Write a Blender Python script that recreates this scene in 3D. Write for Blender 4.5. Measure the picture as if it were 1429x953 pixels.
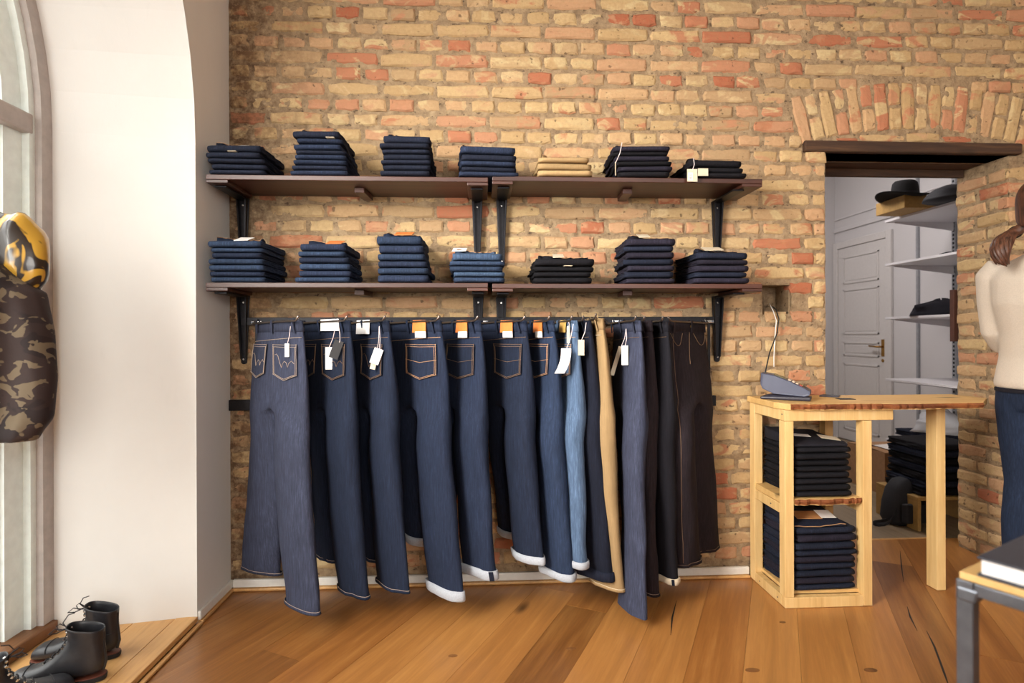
import bpy, bmesh, math, random
from mathutils import Vector, Matrix, noise

for o in list(bpy.data.objects):
    bpy.data.objects.remove(o, do_unlink=True)
SC = bpy.context.scene
COL = SC.collection
RND = random.Random(11)

# ------------------------------------------------------------------ camera
TH, F0, PX, PY, DIST, EYE, ROLL = math.atan(.0533), 800.0, 714.5, 468.0, 2.55, 1.10, .0036
FWD = Vector((math.sin(TH), math.cos(TH), 0))
_r0, _u0 = Vector((math.cos(TH), -math.sin(TH), 0)), Vector((0, 0, 1))
RT = _r0 * math.cos(ROLL) - _u0 * math.sin(ROLL)
UP = _r0 * math.sin(ROLL) + _u0 * math.cos(ROLL)
CAMP = Vector((0, -DIST, EYE))
cd = bpy.data.cameras.new('camera')
cam = bpy.data.objects.new('camera', cd); COL.objects.link(cam)
M3 = Matrix((RT, UP, -FWD)).transposed()
cam.matrix_world = Matrix.Translation(CAMP) @ M3.to_4x4()
cd.sensor_width = 36; cd.sensor_fit = 'HORIZONTAL'
cd.lens = F0 / 1429 * 36
cd.shift_y = -(476.5 - PY) / 1429
cd.clip_start = .05
cd.dof.use_dof = True; cd.dof.focus_distance = 2.35; cd.dof.aperture_fstop = 2.8
SC.camera = cam

# ------------------------------------------------------------------ light
SC.view_settings.view_transform = 'Standard'
SC.view_settings.look = 'None'
SC.view_settings.gamma = 1
SC.view_settings.use_curve_mapping = False
SC.view_settings.exposure = 0.0
w = bpy.data.worlds.new('overcast_sky'); SC.world = w; w.use_nodes = True
bg = w.node_tree.nodes['Background']
bg.inputs['Color'].default_value = (1.0, .985, .96, 1); bg.inputs['Strength'].default_value = 6.6

def lamp(name, kind, loc, target, power, color, **kw):
    l = bpy.data.lights.new(name, kind); l.energy = power; l.color = color
    for k, val in kw.items():
        if k == 'portal': l.cycles.is_portal = True
        else: setattr(l, k, val)
    o = bpy.data.objects.new(name, l); COL.objects.link(o)
    o.location = loc
    o.rotation_euler = (Vector(target) - Vector(loc)).to_track_quat('-Z', 'Y').to_euler()
    return o
lamp('window_daylight', 'AREA', (-1.66, -1.66, 1.6), (0, -1.66, 1.6), 1, (1, 1, 1), shape='RECTANGLE', size=2.7, size_y=3.3, portal=1)
# added niche key and rear fill, and warm ceiling spots towards the doorway
lamp('added_niche_key', 'AREA', (-1.48, -2.35, 1.95), (.75, -.15, 1.12), 38, (1, .95, .88), shape='RECTANGLE', size=.8, size_y=1.4, spread=math.radians(76))  # added lamp, gives the window light a direction and misses the jamb
lamp('added_front_fill', 'AREA', (1.25, -5.9, 2.3), (.7, 0, 1.05), 40, (1, .93, .84), shape='RECTANGLE', size=1.7, size_y=1.3)  # added fill lamp, brightens the brick wall from behind the viewer
for x, e in ((1.4, 15), (2.75, 34)):
    lamp('ceiling_spot', 'SPOT', (x - .1, -2.2, 3.35), (x, 0, 1.3), e, (1, .78, .50), spot_size=1.3, spot_blend=1, shadow_soft_size=.15)
lamp('backroom_lamp', 'AREA', (2.2, 1.9, 2.9), (2.9, 2.0, 0), 38, (1, .93, .90), shape='RECTANGLE', size=1.2, size_y=.6)

def ray(u, v):
    return FWD + RT * ((u - PX) / F0) + UP * (-(v - PY) / F0)
def at_y(u, v, y):
    d = ray(u, v); return CAMP + d * ((y + DIST) / d.y)
def at_x(u, v, x):
    d = ray(u, v); return CAMP + d * (x / d.x)
def at_z(u, v, z):
    d = ray(u, v); return CAMP + d * ((z - EYE) / d.z)
def at_d(u, v, dep):
    return CAMP + ray(u, v) * dep

# ------------------------------------------------------------------ materials
class NT:
    def __init__(s, name):
        s.m = bpy.data.materials.new(name); s.m.use_nodes = True
        s.t = s.m.node_tree; s.n = s.t.nodes; s.l = s.t.links
        s.b = s.n['Principled BSDF']
    def node(s, t, **kw):
        x = s.n.new(t)
        for k, val in kw.items():
            if k.startswith('i_'):
                key = k[2:]; key = int(key) if key.isdigit() else key.replace('_', ' ')
                s.put(x.inputs[key], val)
            else: setattr(x, k, val)
        return x
    def put(s, sock, val):
        if hasattr(val, 'is_output'): s.l.new(val, sock)
        elif isinstance(val, bpy.types.Node): s.l.new(val.outputs[0], sock)
        else:
            if hasattr(sock.default_value, '__len__') and len(sock.default_value) == 4 and len(val) == 3: val = (*val, 1)
            sock.default_value = val
    def pos(s): return s.node('ShaderNodeNewGeometry').outputs['Position']
    def obj(s): return s.node('ShaderNodeTexCoord').outputs['Object']
    def map(s, vec, scale=(1, 1, 1), loc=(0, 0, 0)):
        m = s.node('ShaderNodeMapping'); s.put(m.inputs['Vector'], vec); s.put(m.inputs['Scale'], scale); s.put(m.inputs['Location'], loc); return m.outputs[0]
    def noise(s, vec, scale, detail=3, rough=.55, dist=0):
        n = s.node('ShaderNodeTexNoise'); s.put(n.inputs['Vector'], vec)
        n.inputs['Scale'].default_value = scale; n.inputs['Detail'].default_value = detail
        n.inputs['Roughness'].default_value = rough; n.inputs['Distortion'].default_value = dist
        return n.outputs['Fac']
    def ramp(s, fac, stops, interp='LINEAR'):
        r = s.node('ShaderNodeValToRGB'); s.put(r.inputs[0], fac); cr = r.color_ramp; cr.interpolation = interp
        while len(cr.elements) < len(stops): cr.elements.new(.5)
        for e, (p, c) in zip(cr.elements, stops):
            e.position = p; e.color = (*c, 1) if len(c) == 3 else c
        return r.outputs[0]
    def val(s, fac, a, b, lo=0., hi=1.):
        m = s.node('ShaderNodeMapRange', clamp=True); s.put(m.inputs[0], fac)
        for i, x in enumerate((a, b, lo, hi)): m.inputs[i + 1].default_value = x
        return m.outputs[0]
    def mix(s, fac, a, b, mode='MIX'):
        m = s.node('ShaderNodeMix', data_type='RGBA', blend_type=mode)
        s.put(m.inputs[0], fac); s.put(m.inputs[6], a); s.put(m.inputs[7], b); return m.outputs[2]
    def math(s, op, a, b=0.):
        m = s.node('ShaderNodeMath', operation=op); s.put(m.inputs[0], a); s.put(m.inputs[1], b); return m.outputs[0]
    def bump(s, h, strength=.3, dist=.01):
        b = s.node('ShaderNodeBump'); s.put(b.inputs['Height'], h); b.inputs['Strength'].default_value = strength; b.inputs['Distance'].default_value = dist
        s.l.new(b.outputs[0], s.b.inputs['Normal'])
    def out(s, color, rough=.6, **kw):
        s.put(s.b.inputs['Base Color'], color); s.put(s.b.inputs['Roughness'], rough)
        for k, val in kw.items(): s.put(s.b.inputs[k.replace('_', ' ')], val)
        return s.m

def lin(r, g, b):
    f = lambda c: (c / 255 / 12.92) if c / 255 <= .04045 else ((c / 255 + .055) / 1.055) ** 2.4
    return (f(r), f(g), f(b))

def simple(name, rgb, rough=.6, metallic=0., nscale=40, amt=.12, bump=.1):
    t = NT(name); p = t.obj(); n = t.noise(p, nscale, 4)
    c = lin(*rgb)
    col = t.ramp(n, [(.3, tuple(x * (1 - amt) for x in c)), (.7, tuple(min(1, x * (1 + amt)) for x in c))])
    if bump: t.bump(n, bump, .003)
    return t.out(col, rough, Metallic=metallic)

def brick_mat(name, joined):
    t = NT(name); p = t.pos()
    r = t.node('ShaderNodeNewGeometry').outputs['Random Per Island'] if joined else t.node('ShaderNodeObjectInfo').outputs['Random']
    pal = [(0, lin(190, 160, 116)), (.16, lin(178, 148, 104)), (.3, lin(198, 170, 124)), (.44, lin(170, 140, 104)), (.58, lin(192, 158, 116)),
           (.72, lin(186, 146, 110)), (.83, lin(184, 134, 102)), (.93, lin(178, 116, 86)), (1, lin(164, 90, 62))]
    base = t.ramp(r, pal)
    r2 = t.math('FRACT', t.math('MULTIPLY', r, 7.31))
    alt = t.ramp(r2, [(0, lin(176, 112, 80)), (.3, lin(184, 138, 104)), (.6, lin(202, 180, 136)), (1, lin(190, 164, 120))])
    off = t.node('ShaderNodeCombineXYZ', i_0=t.math('MULTIPLY', r, 9.), i_1=t.math('MULTIPLY', r2, 5.), i_2=0.)
    va = t.node('ShaderNodeVectorMath', operation='ADD', i_0=p, i_1=off).outputs[0]
    mar = t.noise(t.map(va, (1, 1, 1.6)), 9, 3, .6, .8)
    col = t.mix(t.val(mar, .53, .62), base, alt)
    fine = t.noise(p, 70, 5, .7)
    col = t.mix(t.val(fine, .35, .75, 0, .45), col, lin(150, 118, 84))
    pits = t.noise(p, 38, 2, .5)
    col = t.mix(t.val(pits, .66, .72, 0, .7), col, lin(80, 58, 42))
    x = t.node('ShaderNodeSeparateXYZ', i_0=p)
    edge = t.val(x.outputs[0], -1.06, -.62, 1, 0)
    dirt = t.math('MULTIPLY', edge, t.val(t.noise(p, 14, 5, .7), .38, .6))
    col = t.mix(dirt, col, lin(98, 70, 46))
    h = t.math('ADD', t.math('MULTIPLY', fine, .6), t.noise(p, 22, 4, .6))
    t.bump(t.math('SUBTRACT', h, t.math('MULTIPLY', t.val(pits, .62, .74), .6)), .55, .006)
    return t.out(col, .92)

def mortar_mat():
    t = NT('lime_mortar'); p = t.pos()
    n = t.noise(p, 26, 5, .65); n2 = t.noise(p, 110, 4, .7)
    col = t.ramp(n, [(.3, lin(122, 100, 76)), (.55, lin(158, 134, 104)), (.75, lin(180, 156, 122))])
    pit = t.noise(t.map(p, (1, 1, 1.5)), 34, 3, .6)
    col = t.mix(t.val(pit, .6, .68, 0, .75), col, lin(66, 48, 36))
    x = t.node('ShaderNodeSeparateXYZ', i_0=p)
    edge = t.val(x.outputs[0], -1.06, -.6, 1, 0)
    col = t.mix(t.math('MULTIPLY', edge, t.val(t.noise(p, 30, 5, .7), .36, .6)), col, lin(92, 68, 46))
    t.bump(t.math('ADD', n, t.math('MULTIPLY', n2, .6)), .8, .01)
    return t.out(col, .95)

def wood_mat(name, dark, mid, light, rough=.5, scale=(1.2, 22, 22), knots=True, rnd=True, coat=0., vary=.5, bump=.15):
    t = NT(name); p = t.obj()
    ri = t.node('ShaderNodeObjectInfo').outputs['Random']
    r = ri if rnd else 0.
    off = t.node('ShaderNodeCombineXYZ', i_0=t.math('MULTIPLY', r, 13.), i_1=t.math('MULTIPLY', r, 7.), i_2=0.)
    v = t.node('ShaderNodeVectorMath', operation='ADD', i_0=p, i_1=off).outputs[0]
    g = t.noise(t.map(v, scale), 1.6, 5, .6, .5)
    g2 = t.noise(t.map(v, tuple(s * 4 for s in scale)), 2.5, 3, .6)
    gg = t.math('ADD', t.math('MULTIPLY', g, .75), t.math('MULTIPLY', g2, .25))
    col = t.ramp(gg, [(.28, lin(*dark)), (.5, lin(*mid)), (.72, lin(*light))])
    if rnd:
        tone = t.ramp(ri, [(0, lin(*[int(c * (1 - vary * .45)) for c in mid])), (.5, lin(*mid)), (1, lin(*light))])
        col = t.mix(.5 * vary + .1, col, tone)
    if knots:
        vo = t.node('ShaderNodeTexVoronoi'); t.put(vo.inputs['Vector'], t.map(v, (1.0, 2.4, 2.4))); vo.inputs['Scale'].default_value = 1.7
        col = t.mix(t.val(vo.outputs['Distance'], .035, .12, .85, 0), col, lin(*[int(c * .45) for c in dark]))
    t.bump(gg, bump, .002)
    return t.out(col, rough, Coat_Weight=coat, Coat_Roughness=.3)

def denim(name, rgb, slub=.45, light=1.9, rough=.88, world=False):
    t = NT(name); p = t.pos() if world else t.obj()
    wv = t.noise(t.map(p, (62, 62, 5)), 3, 4, .75)
    bl = t.noise(p, 9, 3, .6)
    ri = t.node('ShaderNodeObjectInfo').outputs['Random']
    c = lin(*rgb)
    col = t.ramp(wv, [(.3, tuple(x * (1 - slub) for x in c)), (.55, c), (.8, tuple(min(1, x * light) for x in c))])
    col = t.mix(t.val(bl, .3, .7, .0, .35), col, tuple(x * .6 for x in c))
    hv = t.node('ShaderNodeHueSaturation'); t.put(hv.inputs['Color'], col); t.put(hv.inputs['Value'], t.val(ri, 0, 1, .78, 1.18))
    t.bump(t.math('ADD', t.math('MULTIPLY', wv, .35), t.noise(t.map(p, (1, 1, 1.6)), 14, 4, .6)), .4, .006)
    return t.out(hv.outputs[0], rough, Specular_IOR_Level=.2)

def plaster(name, rgb, scale=6, amt=.03, bump=.12):
    t = NT(name); p = t.pos(); n = t.noise(p, scale, 5, .6); n2 = t.noise(t.map(p, (1, 1, .35)), 18, 4, .7)
    c = lin(*rgb)
    col = t.ramp(n, [(.3, tuple(x * (1 - amt) for x in c)), (.7, c)])
    col = t.mix(t.val(n2, .62, .75, 0, .12), col, tuple(x * .8 for x in c))
    t.bump(t.math('ADD', n, n2), bump, .006)
    return t.out(col, .85)

M = {}
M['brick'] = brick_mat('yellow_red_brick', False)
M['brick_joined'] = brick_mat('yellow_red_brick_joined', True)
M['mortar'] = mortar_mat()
M['plaster'] = plaster('cream_white_plaster', (228, 225, 220))
M['tanwall'] = plaster('tan_shop_wall', (160, 130, 100))
M['ceiling'] = plaster('white_ceiling_plaster', (236, 232, 224))
M['backwall'] = plaster('white_stockroom_paint', (214, 212, 214), 3, .02, .04)
M['whitepaint'] = simple('white_gloss_paint', (226, 222, 214), .45, amt=.04, bump=.03)
M['doorpaint'] = simple('white_door_paint', (216, 213, 212), .5, amt=.03, bump=.02)
M['oak'] = wood_mat('oiled_oak_plank', (104, 60, 28), (158, 102, 50), (200, 144, 80), .36, (1.0, 16, 16), coat=.15, vary=.8, bump=.1)
M['oak_pale'] = wood_mat('honey_oak_platform', (166, 118, 66), (204, 154, 94), (222, 176, 116), .45, (16, 1.0, 16), coat=.1, knots=False, vary=.3)
M['oak_edge'] = wood_mat('dark_oak_nosing', (70, 42, 22), (118, 76, 40), (150, 100, 56), .5, (16, 1, 16), knots=False)
M['backfloor'] = wood_mat('grey_beige_stockroom_boards', (110, 96, 78), (140, 122, 98), (158, 140, 112), .5, (14, 1, 1), knots=False)
M['shelfwood'] = wood_mat('walnut_stained_shelf', (32, 16, 11), (62, 32, 23), (94, 52, 36), .45, (1.2, 26, 26), coat=.1, vary=.3)
M['pine'] = wood_mat('raw_pine', (196, 150, 88), (222, 184, 122), (236, 206, 150), .6, (18, 18, 1.2), vary=.35)
M['pineslab'] = wood_mat('pine_slab_top', (190, 144, 84), (216, 174, 110), (230, 194, 132), .55, (1.2, 14, 14), vary=.3)
M['bark'] = wood_mat('bark_edge', (44, 22, 10), (112, 58, 24), (168, 98, 46), .8, (3, 14, 14), knots=False, vary=.2, bump=.6)
M['beam'] = wood_mat('weathered_dark_beam', (34, 20, 14), (64, 42, 28), (98, 68, 42), .8, (1.5, 26, 26), vary=.2, bump=.5)
M['metal'] = simple('blackened_steel', (34, 33, 36), .42, .75, 60, .2, .05)
M['rod'] = simple('brushed_steel_rod', (128, 116, 108), .35, .9, 80, .1, .02)
M['steel'] = simple('raw_grey_steel', (104, 108, 116), .4, .85, 14, .3, .05)
M['chrome'] = simple('bright_metal', (190, 188, 184), .25, 1., 30, .05, 0)
M['brass'] = simple('brass_handle', (170, 130, 66), .3, .9, 30, .1, 0)
M['frame'] = simple('grey_brown_window_paint', (178, 168, 162), .55, amt=.1, bump=.2, nscale=25)
M['mint'] = simple('pale_mint_window_paint', (236, 244, 240), .55, amt=.06, bump=.25, nscale=25)
M['paper'] = simple('white_paper', (236, 232, 228), .7, amt=.03, bump=0)
M['tagcard'] = simple('beige_card', (206, 192, 168), .8, amt=.05, bump=0)
M['orange'] = simple('tan_orange_leather', (214, 122, 58), .6, amt=.12, bump=.15)
M['tanleather'] = simple('tan_leather', (176, 124, 76), .6, amt=.12, bump=.15)
M['yellowlabel'] = simple('ochre_leather', (206, 164, 88), .6, amt=.1, bump=.1)
M['stitch'] = simple('tan_thread', (176, 136, 100), .8, amt=.1, bump=0)
M['goldstitch'] = simple('faint_bronze_thread', (112, 88, 66), .8, amt=.1, bump=0)
M['whitestitch'] = simple('pale_thread', (166, 146, 128), .8, amt=.05, bump=0)
M['cuff'] = simple('pale_denim_inside', (164, 168, 176), .9, amt=.1, bump=.3, nscale=160)
M['string'] = simple('white_string', (224, 208, 206), .8, amt=.05, bump=0)
M['pinkprint'] = simple('red_print', (168, 60, 52), .7, bump=0)
M['blackprint'] = simple('black_print', (30, 28, 30), .7, bump=0)
M['d_indigo'] = denim('raw_indigo_denim', (30, 38, 57))
M['d_navy'] = denim('dark_navy_denim', (26, 30, 45))
M['d_blue'] = denim('mid_blue_denim', (36, 47, 69))
M['d_light'] = denim('washed_blue_denim', (82, 102, 130))
M['d_black'] = denim('black_denim', (30, 29, 36), .3, 1.5)
M['d_purple'] = denim('aubergine_indigo_denim', (36, 33, 44))
M['d_brown'] = denim('brown_black_denim', (42, 35, 40))
M['d_grey'] = denim('slate_blue_denim', (55, 59, 77))
M['khaki'] = denim('khaki_cotton', (160, 132, 94), .12, 1.15)
for k, c in (('indigo', (38, 47, 68)), ('navy', (32, 37, 53)), ('blue', (48, 62, 86)), ('light', (70, 90, 118)), ('black', (22, 21, 26)), ('purple', (40, 37, 50))):
    M['f_' + k] = denim('folded_' + k + '_denim', c, .5, 2.2, world=True)
M['f_khaki'] = denim('folded_khaki_cotton', (166, 138, 98), .12, 1.15, world=True)
M['leather'] = simple('black_oiled_leather', (38, 38, 42), .38, 0, 55, .2, .18)
M['welt'] = simple('rust_welt', (104, 54, 38), .6, bump=.1)
M['rubber'] = simple('black_rubber', (24, 24, 26), .7, bump=.1)
M['lace'] = simple('dark_lace', (28, 26, 30), .8, bump=.1)
M['terminal'] = simple('slate_blue_plastic', (74, 78, 98), .4, amt=.05, bump=0)
M['terminal_dark'] = simple('dark_plastic', (44, 42, 54), .4, amt=.05, bump=0)
M['screen'] = simple('olive_screen', (92, 96, 74), .2, amt=.03, bump=0)
M['key'] = simple('pale_key', (196, 172, 150), .5, bump=0)
M['keyyellow'] = simple('yellow_key', (206, 170, 70), .5, bump=0)
M['keyred'] = simple('red_key', (172, 60, 56), .5, bump=0)
M['felt'] = simple('black_felt', (22, 21, 24), .95, bump=.2, nscale=120)
M['card'] = simple('brown_cardboard', (168, 128, 92), .85, bump=.05)
M['boxwood'] = simple('plywood_box', (178, 142, 82), .7, bump=.05)
M['nylon'] = simple('black_nylon', (30, 31, 38), .75, bump=.2, nscale=70)
M['shelfwhite'] = simple('white_laminate', (220, 218, 222), .45, amt=.02, bump=0)
M['slatgrey'] = simple('grey_painted_steel', (160, 162, 168), .5, .3, bump=0)
M['brownboard'] = simple('dark_brown_board', (74, 44, 34), .6, bump=.1)
M['bookcover'] = simple('charcoal_book_cloth', (58, 60, 70), .65, bump=.15, nscale=160)
M['pages'] = simple('white_page_block', (236, 234, 234), .8, amt=.04, bump=.05, nscale=90)
M['skin'] = simple('skin', (214, 158, 128), .5, amt=.06, bump=.02)
M['knit'] = simple('oatmeal_knit', (198, 186, 172), .95, amt=.06, bump=.35, nscale=220)
M['shoe'] = simple('dark_shoe', (40, 38, 40), .5)
M['facade'] = plaster('pale_facade_render', (206, 204, 200), 2, .08, .1)
M['facadeledge'] = plaster('grey_stone_ledge', (170, 170, 168), 3, .1, .1)
M['pavement'] = simple('grey_pavement', (150, 148, 146), .9, nscale=6)
M['darkglass'] = simple('dark_facade_glass', (84, 92, 98), .15, bump=0)

def hair_mat():
    t = NT('brown_hair'); p = t.obj(); n = t.noise(t.map(p, (60, 60, 8)), 2, 3)
    return t.out(t.ramp(n, [(.3, lin(44, 26, 20)), (.7, lin(104, 66, 48))]), .45)
M['hair'] = hair_mat()
def camo_mat():
    t = NT('brown_tan_camouflage_cloth'); p = t.obj()
    a = t.noise(t.map(p, (1, 1, 1.6)), 19, 2, .5, .7); b = t.noise(t.map(p, (1, 1, 1.4), (3, 5, 1)), 9, 2, .5, .6)
    col = t.mix(t.val(b, .47, .49), lin(38, 27, 28), lin(52, 38, 36))
    col = t.mix(t.val(a, .575, .59), col, lin(112, 98, 78))
    t.bump(t.noise(p, 60, 3), .2, .003)
    return t.out(col, .75)
M['camo'] = camo_mat()
def hood_mat():
    t = NT('gold_black_satin_lining'); p = t.obj(); a = t.noise(t.map(p, (1, 1, .8)), 13, 2, .5, 1.2)
    col = t.mix(t.val(a, .5, .53), lin(196, 150, 50), lin(40, 30, 24))
    return t.out(col, .3, Coat_Weight=.4)
M['hoodlining'] = hood_mat()
def glass_mat():
    t = NT('thin_window_glass'); tr = t.node('ShaderNodeBsdfTransparent'); tr.inputs[0].default_value = (.95, .97, .96, 1)
    gl = t.node('ShaderNodeBsdfGlossy'); gl.inputs['Roughness'].default_value = .02
    mx = t.node('ShaderNodeMixShader'); mx.inputs[0].default_value = .06
    t.l.new(tr.outputs[0], mx.inputs[1]); t.l.new(gl.outputs[0], mx.inputs[2])
    t.l.new(mx.outputs[0], t.n['Material Output'].inputs['Surface']); return t.m
M['glass'] = glass_mat()
def plastic_bag():
    t = NT('clear_plastic_bag'); tr = t.node('ShaderNodeBsdfTransparent')
    gl = t.node('ShaderNodeBsdfPrincipled'); gl.inputs['Base Color'].default_value = (.75, .76, .8, 1); gl.inputs['Roughness'].default_value = .2
    mx = t.node('ShaderNodeMixShader'); mx.inputs[0].default_value = .65
    t.l.new(tr.outputs[0], mx.inputs[1]); t.l.new(gl.outputs[0], mx.inputs[2])
    t.l.new(mx.outputs[0], t.n['Material Output'].inputs['Surface']); return t.m
M['plasticbag'] = plastic_bag()

# ------------------------------------------------------------------ mesh helpers
ORG = {}
def org(o): return ORG.get(o.name, Vector((0, 0, 0)))

def tag(o, label=None, cat=None, group=None, kind=None):
    if label: o['label'] = label
    if cat: o['category'] = cat
    if group: o['group'] = group
    if kind: o['kind'] = kind
    return o

def empty(name, loc, label=None, cat=None, group=None, kind=None):
    o = bpy.data.objects.new(name, None); COL.objects.link(o); o.location = loc; o.empty_display_size = .1
    ORG[o.name] = Vector(loc); return tag(o, label, cat, group, kind)

class MB:
    def __init__(s): s.v = []; s.f = []
    def add(s, vs, fs):
        k = len(s.v); s.v += [Vector(p) for p in vs]; s.f += [tuple(i + k for i in f) for f in fs]; return s
    def box(s, x0, x1, y0, y1, z0, z1):
        return s.add([(x0, y0, z0), (x1, y0, z0), (x1, y1, z0), (x0, y1, z0), (x0, y0, z1), (x1, y0, z1), (x1, y1, z1), (x0, y1, z1)],
                     [(3, 2, 1, 0), (4, 5, 6, 7), (0, 1, 5, 4), (1, 2, 6, 5), (2, 3, 7, 6), (3, 0, 4, 7)])
    def hexa(s, p8):
        return s.add(p8, [(3, 2, 1, 0), (4, 5, 6, 7), (0, 1, 5, 4), (1, 2, 6, 5), (2, 3, 7, 6), (3, 0, 4, 7)])
    def bar(s, p, q, wx, wz, up=(0, 0, 1)):
        p, q = Vector(p), Vector(q); d = (q - p).normalized(); up = Vector(up)
        a = d.cross(up)
        if a.length < 1e-4: a = d.cross(Vector((0, 1, 0)))
        a.normalize(); b = a.cross(d).normalized(); a *= wx / 2; b *= wz / 2
        return s.hexa([p - a - b, p + a - b, q + a - b, q - a - b, p - a + b, p + a + b, q + a + b, q - a + b])
    def prism(s, poly, z0, z1):
        n = len(poly)
        return s.add([(x, y, z0) for x, y in poly] + [(x, y, z1) for x, y in poly],
                     [tuple(range(n - 1, -1, -1)), tuple(range(n, 2 * n))] + [(i, (i + 1) % n, n + (i + 1) % n, n + i) for i in range(n)])
    def loft(s, rings, cap0=True, cap1=True, closed=True):
        n = len(rings[0]); k = len(s.v); vs = [p for r in rings for p in r]; fs = []
        m = n if closed else n - 1
        for i in range(len(rings) - 1):
            for j in range(m):
                a, b = i * n + j, i * n + (j + 1) % n
                fs.append((a, b, b + n, a + n))
        if cap0: fs.append(tuple(range(n - 1, -1, -1)))
        if cap1: fs.append(tuple((len(rings) - 1) * n + j for j in range(n)))
        return s.add(vs, fs)
    def tube(s, pts, r, n=6, caps=True):
        pts = [Vector(p) for p in pts]; rings = []; ref = None
        for i, p in enumerate(pts):
            d = (pts[min(i + 1, len(pts) - 1)] - pts[max(i - 1, 0)]).normalized()
            if ref is None: ref = d.orthogonal().normalized()
            ref = (ref - d * ref.dot(d)); ref = ref.normalized() if ref.length > 1e-5 else d.orthogonal().normalized()
            b = d.cross(ref); rr = r[i] if isinstance(r, (list, tuple)) else r
            rings.append([p + (ref * math.cos(2 * math.pi * j / n) + b * math.sin(2 * math.pi * j / n)) * rr for j in range(n)])
        return s.loft(rings, caps, caps)
    def lathe(s, c, prof, n=20):
        c = Vector(c)
        return s.loft([[c + Vector((r * math.cos(2 * math.pi * j / n), r * math.sin(2 * math.pi * j / n), z)) for j in range(n)] for r, z in prof])
    def grid(s, fn, nu, nv):
        return s.add([fn(i / (nu - 1), j / (nv - 1)) for j in range(nv) for i in range(nu)],
                     [(j * nu + i, j * nu + i + 1, (j + 1) * nu + i + 1, (j + 1) * nu + i) for j in range(nv - 1) for i in range(nu - 1)])
    def mesh(s, name, o=Vector((0, 0, 0)), smooth=False):
        me = bpy.data.meshes.new(name); me.from_pydata([p - o for p in s.v], [], s.f); me.validate()
        bm = bmesh.new(); bm.from_mesh(me); bmesh.ops.recalc_face_normals(bm, faces=bm.faces); bm.to_mesh(me); bm.free()
        if smooth: me.polygons.foreach_set('use_smooth', [True] * len(me.polygons))
        return me
    def build(s, name, mat, parent=None, smooth=False, bevel=0, subsurf=0, base=None, solid=0, remesh=0):
        if parent is not None: o = org(parent)
        elif base is not None: o = Vector(base)
        else:
            xs, ys, zs = zip(*s.v); o = Vector(((min(xs) + max(xs)) / 2, (min(ys) + max(ys)) / 2, min(zs)))
        ob = bpy.data.objects.new(name, s.mesh(name, o, smooth)); COL.objects.link(ob)
        ob.data.materials.append(mat)
        if parent is not None: ob.parent = parent; ORG[ob.name] = o
        else: ob.location = o; ORG[ob.name] = o
        if solid:
            m = ob.modifiers.new('solid', 'SOLIDIFY'); m.thickness = solid; m.offset = 0
        if remesh:
            m = ob.modifiers.new('remesh', 'REMESH'); m.mode = 'VOXEL'; m.voxel_size = remesh; m.use_smooth_shade = True
            m = ob.modifiers.new('smooth', 'SMOOTH'); m.factor = .5; m.iterations = 4
        if bevel:
            m = ob.modifiers.new('bevel', 'BEVEL'); m.width = bevel; m.segments = 2; m.limit_method = 'ANGLE'
        if subsurf:
            m = ob.modifiers.new('subsurf', 'SUBSURF'); m.levels = subsurf; m.render_levels = subsurf
        return ob

def copy_tree(o, parent=None):
    c = o.copy(); COL.objects.link(c); c.parent = parent
    for ch in list(o.children): copy_tree(ch, c)
    return c
def clip_poly(poly, a, b, c):      # keeps a*x+b*y<=c
    out = []
    for i in range(len(poly)):
        p, q = poly[i], poly[(i + 1) % len(poly)]
        dp, dq = a * p[0] + b * p[1] - c, a * q[0] + b * q[1] - c
        if dp <= 0: out.append(p)
        if (dp < 0) != (dq < 0) and dp != dq:
            t = dp / (dp - dq); out.append((p[0] + (q[0] - p[0]) * t, p[1] + (q[1] - p[1]) * t))
    return out

# ================================================================== SETTING
XL, XD0, XD1, ZL, WT = -1.09, 1.58, 2.46, 1.935, .30
CEIL = 3.5
YB = -6.3
# --- brick wall body (mortar), with the doorway and a small broken hole beside the lower shelf
HX0, HX1, HZ0, HZ1 = 1.285, 1.41, 1.195, 1.325
mo = .013
b = MB()
b.box(XL - .5, HX0, mo, WT, 0, CEIL).box(HX1, XD0, mo, WT, 0, CEIL)
b.box(HX0, HX1, mo, WT, 0, HZ0).box(HX0, HX1, mo, WT, HZ1, CEIL).box(HX0, HX1, .13, WT, HZ0, HZ1)
b.box(XD0, 5.0, mo, WT, ZL, CEIL)
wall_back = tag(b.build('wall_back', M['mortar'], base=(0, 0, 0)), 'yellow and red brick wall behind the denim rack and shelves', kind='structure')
b = MB().box(XD1 + .013, 5.0, mo, WT - .007, 0, ZL)
wall_pier = tag(b.build('wall_pier', M['mortar'], base=(0, 0, 0)), 'thick brick pier forming the far jamb of the open doorway', kind='structure')

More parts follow.
